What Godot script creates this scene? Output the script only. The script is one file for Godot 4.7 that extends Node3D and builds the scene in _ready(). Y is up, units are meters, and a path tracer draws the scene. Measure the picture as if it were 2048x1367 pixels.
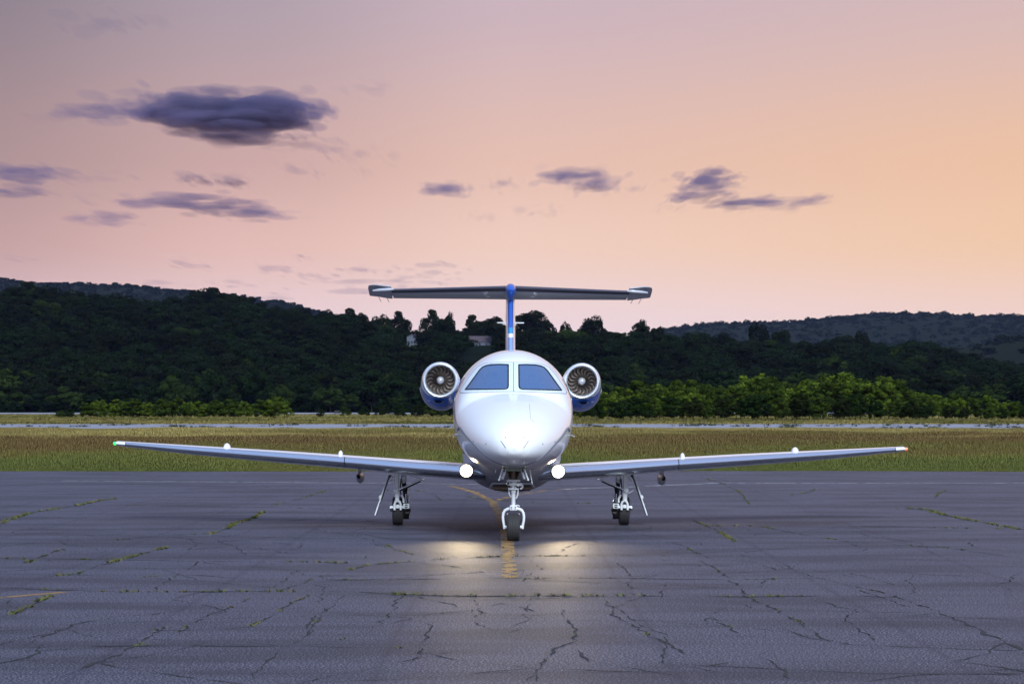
extends Node3D
# A white twin-engined business jet on a cracked apron at dusk. x runs to the picture's right, y up, the camera looks along -z.

const EYE := 2.33                       # height of the camera above the apron
const LENS := 5055.0 / 1367.0           # focal length in picture heights
const JET := Vector3(-0.02, 0.0, -49.6) # the point on the ground between the main wheels

var rng := RandomNumberGenerator.new()
var wave := FastNoiseLite.new()
var fine := FastNoiseLite.new()
var taken := {}


func _ready() -> void:
	rng.seed = 11
	wave.seed = 4
	wave.frequency = 0.05
	wave.fractal_octaves = 3
	fine.seed = 9
	fine.frequency = 0.4
	fine.fractal_octaves = 3
	camera_and_light()
	make_materials()
	make_ground()
	make_apron()
	make_hills()
	make_jet()
	make_houses()
	make_woods()
	make_shrubs()
	make_grass()
	make_weeds()
	make_runway_sign()
	make_clouds()


# ---------------------------------------------------------------- camera, sky, sun
func camera_and_light() -> void:
	var cam := Camera3D.new()
	cam.name = "camera"
	cam.position = Vector3(0, EYE, 0)
	cam.near = 0.1
	cam.far = 20000.0
	cam.projection = Camera3D.PROJECTION_FRUSTUM
	cam.size = cam.near / LENS
	cam.frustum_offset = Vector2(0, cam.near * 128.5 / 5055.0)
	cam.current = true
	add_child(cam)
	var env := Environment.new()
	env.background_mode = Environment.BG_SKY
	env.tonemap_mode = Environment.TONE_MAPPER_LINEAR
	env.tonemap_exposure = 1.0
	env.background_energy_multiplier = 1.0
	env.sdfgi_enabled = true
	env.ssao_enabled = true
	env.ssil_enabled = true
	env.volumetric_fog_enabled = true
	env.volumetric_fog_density = 0.0
	env.fog_enabled = true
	env.fog_density = 0.000013
	env.fog_light_color = Color(0.70, 0.78, 1.0)
	var sky := Sky.new()
	var pm := PanoramaSkyMaterial.new()
	pm.panorama = dusk_sky()
	sky.sky_material = pm
	env.sky = sky
	var we := WorldEnvironment.new()
	we.name = "world_environment"
	we.environment = env
	add_child(we)
	var sun := DirectionalLight3D.new()
	sun.name = "sun"
	sun.light_energy = 1.5
	sun.light_color = Color(0.90, 0.955, 1.0)
	sun.light_angular_distance = 24.0
	sun.shadow_enabled = true
	sun.look_at_from_position(Vector3(1.6, 5.2, 7.0), Vector3.ZERO, Vector3.UP)
	add_child(sun)


const AZ := [-180.0, -90.0, -40.0, -12.0, -6.0, 0.0, 12.0, 35.0, 90.0, 180.0]
const EL := [1.7, 3.6, 5.5, 9.0, 20.0, 45.0, 90.0]
# linear colours of the dusk sky: one row for each height, one colour for each bearing (0 is straight ahead; the sun has set off to the right)
const AIR := [
	[[.46, .42, .56], [.52, .42, .53], [.68, .49, .52], [.76, .55, .57], [.86, .66, .68], [.89, .71, .73], [.93, .68, .62], [.95, .62, .45], [.62, .48, .52], [.46, .42, .56]],
	[[.40, .40, .57], [.43, .36, .50], [.52, .34, .36], [.57, .36, .35], [.79, .51, .46], [.90, .63, .52], [.91, .60, .40], [.92, .56, .35], [.56, .44, .50], [.40, .40, .57]],
	[[.36, .39, .58], [.37, .34, .49], [.42, .30, .33], [.43, .29, .29], [.62, .40, .38], [.80, .53, .44], [.87, .55, .37], [.86, .52, .34], [.51, .42, .52], [.36, .39, .58]],
	[[.27, .32, .52], [.28, .30, .47], [.29, .26, .34], [.28, .225, .265], [.44, .35, .40], [.61, .46, .51], [.68, .49, .48], [.69, .48, .46], [.38, .36, .50], [.27, .32, .52]],
	[[.27, .36, .62], [.27, .34, .57], [.27, .31, .50], [.28, .30, .47], [.34, .34, .51], [.40, .38, .54], [.46, .41, .54], [.46, .40, .52], [.35, .38, .57], [.27, .36, .62]],
	[[.34, .48, .86], [.33, .47, .83], [.33, .46, .80], [.33, .46, .79], [.34, .46, .79], [.35, .46, .79], [.37, .47, .79], [.37, .47, .79], [.36, .48, .83], [.34, .48, .86]],
	[[.33, .49, .90], [.33, .49, .90], [.33, .49, .90], [.33, .49, .90], [.33, .49, .90], [.33, .49, .90], [.33, .49, .90], [.33, .49, .90], [.33, .49, .90], [.33, .49, .90]],
]
func air(az: float, el: float) -> Color:
	var i := 0
	while i < AZ.size() - 2 and az > AZ[i + 1]:
		i += 1
	var j := 0
	while j < EL.size() - 2 and el > EL[j + 1]:
		j += 1
	var u: float = clampf((az - AZ[i]) / (AZ[i + 1] - AZ[i]), 0, 1)
	var v: float = clampf((el - EL[j]) / (EL[j + 1] - EL[j]), 0, 1)
	u = lerpf(u, u * u * (3 - 2 * u), 0.5)
	v = lerpf(v, v * v * (3 - 2 * v), 0.35)
	var out := [0.0, 0.0, 0.0]
	for k in 3:
		out[k] = lerpf(lerpf(AIR[j][i][k], AIR[j][i + 1][k], u), lerpf(AIR[j + 1][i][k], AIR[j + 1][i + 1][k], u), v)
	return Color(out[0], out[1], out[2])


func dusk_sky() -> ImageTexture:
	var small := Image.create_empty(1024, 512, false, Image.FORMAT_RGBF)
	for y in 512:
		var el := 90.0 - (y + 0.5) / 512.0 * 180.0
		for x in 1024:
			small.set_pixel(x, y, air(wrapf((x + 0.5) / 1024.0 * 360.0, -180.0, 180.0), maxf(el, 0.0)))
	small.resize(4096, 2048, Image.INTERPOLATE_CUBIC)
	var n1 := FastNoiseLite.new()
	n1.seed = 21
	n1.frequency = 1.0
	n1.fractal_octaves = 4
	n1.fractal_gain = 0.55
	var px := 360.0 / 4096.0
	for y in range(1024 - 170, 1024):
		var el := 90.0 - (y + 0.5) * px
		for x in 4096:
			var az := wrapf((x + 0.5) * px, -180.0, 180.0)
			if absf(az) < 13.0:
				small.set_pixel(x, y, air(az, el))   # the clouds in view are built
				continue
			var rag := n1.get_noise_2d(az * .22, el * 1.1 + 30.0)
			var field := smoothstep(0.33, 0.62, rag + 0.12) * 0.75 * smoothstep(1.0, 3.0, el) * smoothstep(14.0, 9.0, el) * smoothstep(13.0, 15.0, absf(az))
			if field > 0.003:
				var base := small.get_pixel(x, y)
				small.set_pixel(x, y, base.lerp(Color(.16, .15, .27), field))
	return ImageTexture.create_from_image(small)


# ---------------------------------------------------------------- shapes
class Former:
	var p := PackedVector3Array()
	var n := PackedVector3Array()
	var t := PackedVector2Array()
	var c := PackedColorArray()
	var i := PackedInt32Array()

	func vert(a: Vector3, nn: Vector3) -> int:
		p.append(a)
		n.append(nn)
		return p.size() - 1

	func tri(a: int, b: int, d: int) -> void:
		var f := (p[b] - p[a]).cross(p[d] - p[a])
		if f.dot(n[a] + n[b] + n[d]) > 0.0:
			i.append_array(PackedInt32Array([a, d, b]))
		else:
			i.append_array(PackedInt32Array([a, b, d]))

	func flat(pts: Array, nn := Vector3.ZERO) -> void:
		# a flat convex polygon
		var f: Vector3 = nn
		if f == Vector3.ZERO:
			f = (pts[1] - pts[0]).cross(pts[2] - pts[0]).normalized()
		var at := p.size()
		for q in pts:
			vert(q, f)
		for k in range(1, pts.size() - 1):
			tri(at, at + k, at + k + 1)

	func grid(rows: Array, wrap_rows := false, wrap_cols := false, inward := false, skip = null, tint = null, tex = null) -> void:
		var R := rows.size()
		var C: int = rows[0].size()
		var at := p.size()
		var vote := 0.0
		for r in R:
			var row: PackedVector3Array = rows[r]
			var above: PackedVector3Array = rows[(r - 1 + R) % R] if wrap_rows else rows[maxi(r - 1, 0)]
			var below: PackedVector3Array = rows[(r + 1) % R] if wrap_rows else rows[mini(r + 1, R - 1)]
			var mid := Vector3.ZERO
			for q in row:
				mid += q
			mid /= C
			for k in C:
				var k0 := (k - 1 + C) % C if wrap_cols else maxi(k - 1, 0)
				var k1 := (k + 1) % C if wrap_cols else mini(k + 1, C - 1)
				var nn := (row[k1] - row[k0]).cross(below[k] - above[k])
				nn = nn.normalized() if nn.length_squared() > 1e-16 else Vector3.ZERO
				vote += nn.dot(row[k] - mid)
				p.append(row[k])
				n.append(nn)
				if tint != null:
					c.append(tint.call(r, k, row[k]))
				if tex != null:
					t.append(tex.call(r, k, row[k]))
		var sign_ := 1.0 if (vote > 0.0) != inward else -1.0
		for v in range(at, p.size()):
			n[v] = n[v] * sign_ if n[v] != Vector3.ZERO else Vector3.BACK
		for r in (R if wrap_rows else R - 1):
			for k in (C if wrap_cols else C - 1):
				var a := at + r * C + k
				var b := at + r * C + (k + 1) % C
				var d := at + ((r + 1) % R) * C + k
				var e := at + ((r + 1) % R) * C + (k + 1) % C
				if skip != null and skip.call((p[a] + p[b] + p[d] + p[e]) * 0.25):
					continue
				tri(a, b, e)
				tri(a, e, d)

	func fan(ring: PackedVector3Array, nn: Vector3) -> void:
		var mid := Vector3.ZERO
		for q in ring:
			mid += q
		var at := vert(mid / ring.size(), nn)
		for q in ring:
			vert(q, nn)
		for k in ring.size():
			tri(at, at + 1 + k, at + 1 + (k + 1) % ring.size())

	func tube(path: Array, radius: Variant, sides := 10, caps := true, squash := 1.0) -> void:
		var rows := []
		var x := Vector3.ZERO
		for k in path.size():
			var d: Vector3 = (path[mini(k + 1, path.size() - 1)] - path[maxi(k - 1, 0)]).normalized()
			if x == Vector3.ZERO:
				x = d.cross(Vector3.UP if absf(d.y) < 0.9 else Vector3.BACK).normalized()
			x = (x - d * x.dot(d)).normalized()
			var y := d.cross(x)
			var r: float = radius[k] if radius is Array else radius
			var ring := PackedVector3Array()
			for s in sides:
				var a := TAU * s / sides
				ring.append(path[k] + x * cos(a) * r + y * sin(a) * r * squash)
			rows.append(ring)
		grid(rows, false, true)
		if caps:
			fan(rows[0], (path[0] - path[1]).normalized())
			fan(rows[-1], (path[-1] - path[-2]).normalized())

	func lathe(profile: Array, at: Transform3D, steps := 32, closed := false, inward := false) -> void:
		# profile: Vector2(distance along the axis (local z), radius)
		var rows := []
		for s in steps:
			var a := TAU * s / steps
			var row := PackedVector3Array()
			for q in profile:
				row.append(at * Vector3(cos(a) * q.y, sin(a) * q.y, q.x))
			rows.append(row)
		grid(rows, true, closed, inward)

	func box(size: Vector3, at: Transform3D, bevel := 0.01) -> void:
		var h := size * 0.5
		var b := minf(bevel, minf(h.x, minf(h.y, h.z)) * 0.6)
		var ax := [Vector3.RIGHT, Vector3.UP, Vector3.BACK]
		for k in 3:
			var u: int = (k + 1) % 3
			var w: int = (k + 2) % 3
			for s in [-1.0, 1.0]:
				var q := []
				for e in [[-1, -1], [1, -1], [1, 1], [-1, 1]]:
					q.append(at * (ax[k] * s * h[k] + ax[u] * e[0] * (h[u] - b) + ax[w] * e[1] * (h[w] - b)))
				flat(q, at.basis * (ax[k] * s))
				for s2 in [-1.0, 1.0]:
					var m: Array = []
					for e in [-1.0, 1.0]:
						m.append(at * (ax[k] * s * h[k] + ax[u] * s2 * (h[u] - b) + ax[w] * e * (h[w] - b)))
					for e in [1.0, -1.0]:
						m.append(at * (ax[k] * s * (h[k] - b) + ax[u] * s2 * h[u] + ax[w] * e * (h[w] - b)))
					flat(m, (at.basis * (ax[k] * s + ax[u] * s2)).normalized())
		for sx in [-1.0, 1.0]:
			for sy in [-1.0, 1.0]:
				for sz in [-1.0, 1.0]:
					flat([at * Vector3(sx * h.x, sy * (h.y - b), sz * (h.z - b)), at * Vector3(sx * (h.x - b), sy * h.y, sz * (h.z - b)), at * Vector3(sx * (h.x - b), sy * (h.y - b), sz * h.z)], (at.basis * Vector3(sx, sy, sz)).normalized())

	func ball(at: Transform3D, steps := 16) -> void:
		var rows := []
		for r in steps / 2 + 1:
			var a := PI * r / (steps / 2)
			var row := PackedVector3Array()
			for k in steps:
				var b := TAU * k / steps
				row.append(at * Vector3(sin(a) * cos(b), cos(a), sin(a) * sin(b)))
			rows.append(row)
		var first := p.size()
		grid(rows, false, true)
		for k in range(first, p.size()):
			n[k] = (at.basis.inverse().transposed() * (at.affine_inverse() * p[k])).normalized()

	func compact() -> void:
		# drops the points that no face uses
		var map := {}
		var q := Former.new()
		for v in i.size():
			var k := i[v]
			if not map.has(k):
				map[k] = q.p.size()
				q.p.append(p[k])
				q.n.append(n[k])
			i[v] = map[k]
		p = q.p
		n = q.n

	func mesh() -> ArrayMesh:
		var a := []
		a.resize(Mesh.ARRAY_MAX)
		a[Mesh.ARRAY_VERTEX] = p
		a[Mesh.ARRAY_NORMAL] = n
		if t.size() == p.size():
			a[Mesh.ARRAY_TEX_UV] = t
		if c.size() == p.size():
			a[Mesh.ARRAY_COLOR] = c
		a[Mesh.ARRAY_INDEX] = i
		var m := ArrayMesh.new()
		m.add_surface_from_arrays(Mesh.PRIMITIVE_TRIANGLES, a)
		return m


func numbered(called: String) -> String:
	taken[called] = taken.get(called, -1) + 1
	return called if taken[called] == 0 else "%s_%03d" % [called, taken[called]]


func piece(s: Former, called: String, m: Material, parent: Node3D = null) -> MeshInstance3D:
	return placed(s.mesh(), called, m, parent)


func placed(me: Mesh, called: String, m: Material, parent: Node3D = null) -> MeshInstance3D:
	var o := MeshInstance3D.new()
	o.name = called if parent else numbered(called)
	o.mesh = me
	o.material_override = m
	(parent if parent else self).add_child(o, true)
	return o


func holder(called: String, parent: Node3D = null) -> Node3D:
	var o := Node3D.new()
	o.name = called if parent else numbered(called)
	(parent if parent else self).add_child(o, true)
	return o


func tag(o: Node, label: String, category: String, group := "") -> void:
	o.set_meta("label", label)
	o.set_meta("category", category)
	if group:
		o.set_meta("group", group)


func structure(o: Node, label: String, category: String) -> void:
	o.set_meta("kind", "structure")
	tag(o, label, category)


func stuff(o: Node, label := "", category := "") -> void:
	o.set_meta("kind", "stuff")
	if label:
		tag(o, label, category)


func at(x: float, y: float, z: float, turn := Vector3.ZERO, scale_ := Vector3.ONE) -> Transform3D:
	return Transform3D(Basis.from_euler(turn).scaled_local(scale_), Vector3(x, y, z))


# ---------------------------------------------------------------- materials
var M := {}


func lin(r: float, g: float, b: float) -> Color:
	return Color(r, g, b).linear_to_srgb()


func paint(called: String, color: Color, rough := 0.5, metal := 0.0, coat := 0.0) -> StandardMaterial3D:
	var m := StandardMaterial3D.new()
	m.resource_name = called
	m.albedo_color = color
	m.roughness = rough
	m.metallic = metal
	if coat > 0.0:
		m.clearcoat_enabled = true
		m.clearcoat = coat
		m.clearcoat_roughness = 0.06
	M[called] = m
	return m


func tinted(called: String, rough := 0.9) -> StandardMaterial3D:
	var m := paint(called, Color.WHITE, rough)
	m.vertex_color_use_as_albedo = true
	return m


func noise_picture(seed_: int, freq: float, octaves: int, size: int, kind := FastNoiseLite.TYPE_SIMPLEX_SMOOTH) -> Image:
	var f := FastNoiseLite.new()
	f.seed = seed_
	f.noise_type = kind
	f.frequency = freq
	f.fractal_octaves = octaves
	return f.get_seamless_image(size, size)


func toned(im: Image, stops: Array) -> ImageTexture:
	# grey picture to linear colours: stops are [value, r, g, b]
	var w := im.get_width()
	var h := im.get_height()
	var table := []
	for v in 256:
		var f := v / 255.0
		var k := 0
		while k < stops.size() - 2 and f > stops[k + 1][0]:
			k += 1
		var u := clampf((f - stops[k][0]) / (stops[k + 1][0] - stops[k][0]), 0, 1)
		var c := Color(lerpf(stops[k][1], stops[k + 1][1], u), lerpf(stops[k][2], stops[k + 1][2], u), lerpf(stops[k][3], stops[k + 1][3], u)).linear_to_srgb()
		table.append([int(c.r * 255), int(c.g * 255), int(c.b * 255)])
	im.convert(Image.FORMAT_L8)
	var from := im.get_data()
	var to := PackedByteArray()
	to.resize(w * h * 3)
	for k in w * h:
		var e: Array = table[from[k]]
		to[k * 3] = e[0]
		to[k * 3 + 1] = e[1]
		to[k * 3 + 2] = e[2]
	return ImageTexture.create_from_image(Image.create_from_data(w, h, false, Image.FORMAT_RGB8, to))


func make_materials() -> void:
	paint("white_paint", lin(.86, .86, .86), 0.28, 0.0, 0.6)
	paint("frame_blue_grey", lin(.66, .72, .76), 0.4)  # windscreen surround, a little darker and bluer than the fuselage white
	paint("grey_paint", lin(.42, .42, .45), 0.4, 0.0, 0.3)
	paint("blue_paint", lin(.010, .085, .42), 0.25, 0.0, 0.8)
	paint("cyan_paint", lin(.02, .28, .62), 0.25, 0.0, 0.8)
	paint("lilac_paint", lin(.22, .32, .60), 0.25, 0.0, 0.8)
	paint("silver_stripe", lin(.20, .21, .24), 0.35, 0.3)
	paint("polished_metal", lin(.88, .90, .92), 0.26, 0.7)
	paint("leading_metal", lin(.80, .84, .88), 0.24, 1.0)
	paint("dark_metal", lin(.05, .045, .042), 0.45, 0.6)
	paint("fan_metal", lin(.20, .155, .13), 0.40, 0.6)
	paint("spinner_metal", lin(.55, .53, .56), 0.4, 0.4)
	paint("gear_white", lin(.74, .74, .73), 0.35, 0.0, 0.3)
	paint("gear_brown", lin(.16, .11, .075), 0.5, 0.3)
	paint("chrome", lin(.85, .85, .86), 0.12, 1.0)
	paint("black_rubber", lin(.012, .012, .013), 0.7)
	paint("hose_black", lin(.014, .014, .015), 0.5)
	paint("tail_boot", lin(.10, .095, .12), 0.35, 0.6)
	paint("seam_dark", lin(.10, .11, .13), 0.6)
	paint("coaming_grey", lin(.12, .125, .14), 0.8)
	paint("duct_grey", lin(.10, .10, .105), 0.5, 0.3)
	paint("bay_primer", lin(.30, .33, .26), 0.7)
	paint("seat_leather", lin(.36, .34, .34), 0.6)
	paint("seat_tan", lin(.74, .50, .36), 0.7)
	paint("liner_grey", lin(.74, .73, .72), 0.8)
	var tyre := paint("tyre_rubber", lin(.022, .020, .020), 0.75)
	tyre.rim_enabled = true
	tyre.rim = 0.3
	var pane := paint("window_glass", Color(0.50, 0.70, 0.98, 0.24), 0.04)  # the blue sky's reflection is put into the pane colour
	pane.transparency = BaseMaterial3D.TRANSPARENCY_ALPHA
	var clear := paint("clear_glass", Color(0.9, 0.92, 0.95, 0.25), 0.03)
	clear.transparency = BaseMaterial3D.TRANSPARENCY_ALPHA
	var lamp := paint("landing_lamp_glow", Color(1, 0.95, 0.85), 0.3)
	lamp.emission_enabled = true
	lamp.emission = Color(1.0, 0.95, 0.84)
	lamp.emission_energy_multiplier = 8.0
	paint("reflector_metal", lin(.80, .66, .42), 0.35, 0.8)
	var green := paint("green_lamp_glow", Color(0.2, 0.9, 0.4), 0.3)
	green.emission_enabled = true
	green.emission = Color(0.10, 1.0, 0.35)
	green.emission_energy_multiplier = 2.5
	var red := paint("red_lamp_glow", Color(0.95, 0.6, 0.5), 0.3)
	red.emission_enabled = true
	red.emission = Color(1.0, 0.45, 0.30)
	red.emission_energy_multiplier = 1.2
	# worn asphalt: stones in tar, and broad stains
	var stone := noise_picture(3, 0.085, 5, 1024)
	var asphalt := paint("asphalt", Color.WHITE, 0.62)
	asphalt.albedo_texture = toned(stone, [[0.0, .006, .0055, .010], [.36, .013, .012, .021], [.50, .024, .0225, .038], [.59, .044, .0415, .063], [.68, .15, .14, .18], [1.0, .52, .49, .53]])
	asphalt.metallic_specular = 0.45
	asphalt.heightmap_enabled = false
	asphalt.normal_enabled = true
	var bump := noise_picture(3, 0.085, 5, 1024)
	bump.bump_map_to_normal_map(2.0)
	asphalt.normal_texture = ImageTexture.create_from_image(bump)
	asphalt.normal_scale = 0.7
	asphalt.detail_enabled = true
	asphalt.detail_blend_mode = BaseMaterial3D.BLEND_MODE_MUL
	asphalt.detail_uv_layer = BaseMaterial3D.DETAIL_UV_2
	asphalt.detail_albedo = toned(noise_picture(8, 0.012, 5, 1024), [[0.0, .42, .40, .40], [.35, .62, .61, .62], [.5, .85, .85, .86], [.65, .98, .98, .99], [1.0, 1.0, 1.0, 1.0]])
	var taxi := paint("taxiway_asphalt", Color.WHITE, 0.75)
	taxi.albedo_texture = toned(noise_picture(5, 0.02, 4, 512), [[0.0, .14, .14, .16], [.5, .22, .22, .25], [1.0, .30, .30, .33]])
	taxi.uv1_triplanar = true
	taxi.uv1_world_triplanar = true
	taxi.uv1_scale = Vector3(0.02, 0.02, 0.04)
	paint("crack_soil", lin(.018, .017, .018), 1.0)
	paint("yellow_line", lin(.30, .165, .045), 0.8)
	paint("white_line", lin(.34, .33, .33), 0.8)
	tinted("ground_tint", 1.0)
	tinted("blade_tint", 0.8)
	M.ground_tint.metallic_specular = 0.1
	M.blade_tint.metallic_specular = 0.2
	tinted("nacelle_paint", 0.22).clearcoat_enabled = true
	M.nacelle_paint.clearcoat = 0.8
	M.nacelle_paint.clearcoat_roughness = 0.05
	tinted("bark", 0.95)
	paint("hill_green", lin(.008, .011, .006), 1.0)
	M.hill_green.metallic_specular = 0.1
	for q in [["cloud_core", .0019], ["cloud_mist", .0015], ["cloud_wisp", .0008]]:
		var mist := FogMaterial.new()
		mist.resource_name = q[0]
		mist.albedo = lin(.19, .17, .32)
		mist.density = q[1]
		M[q[0]] = mist
	paint("house_wall", lin(.09, .10, .13), 0.8)
	paint("house_roof", lin(.06, .042, .05), 0.85)
	paint("house_white", lin(.60, .60, .62), 0.7)
	paint("pane_dark", lin(.03, .035, .045), 0.1)
	var k := 0
	for g in [[.36, .38, .36], [.43, .45, .42], [.66, .71, .55], [.41, .51, .45], [.90, .94, .68]]:
		var leaf := tinted("leaf_%d" % k, 0.75)
		leaf.albedo_color = Color(g[0], g[1], g[2])
		leaf.metallic_specular = 0.12
		leaf.backlight_enabled = true
		leaf.backlight = Color(0.25, 0.3, 0.1)
		k += 1

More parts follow.
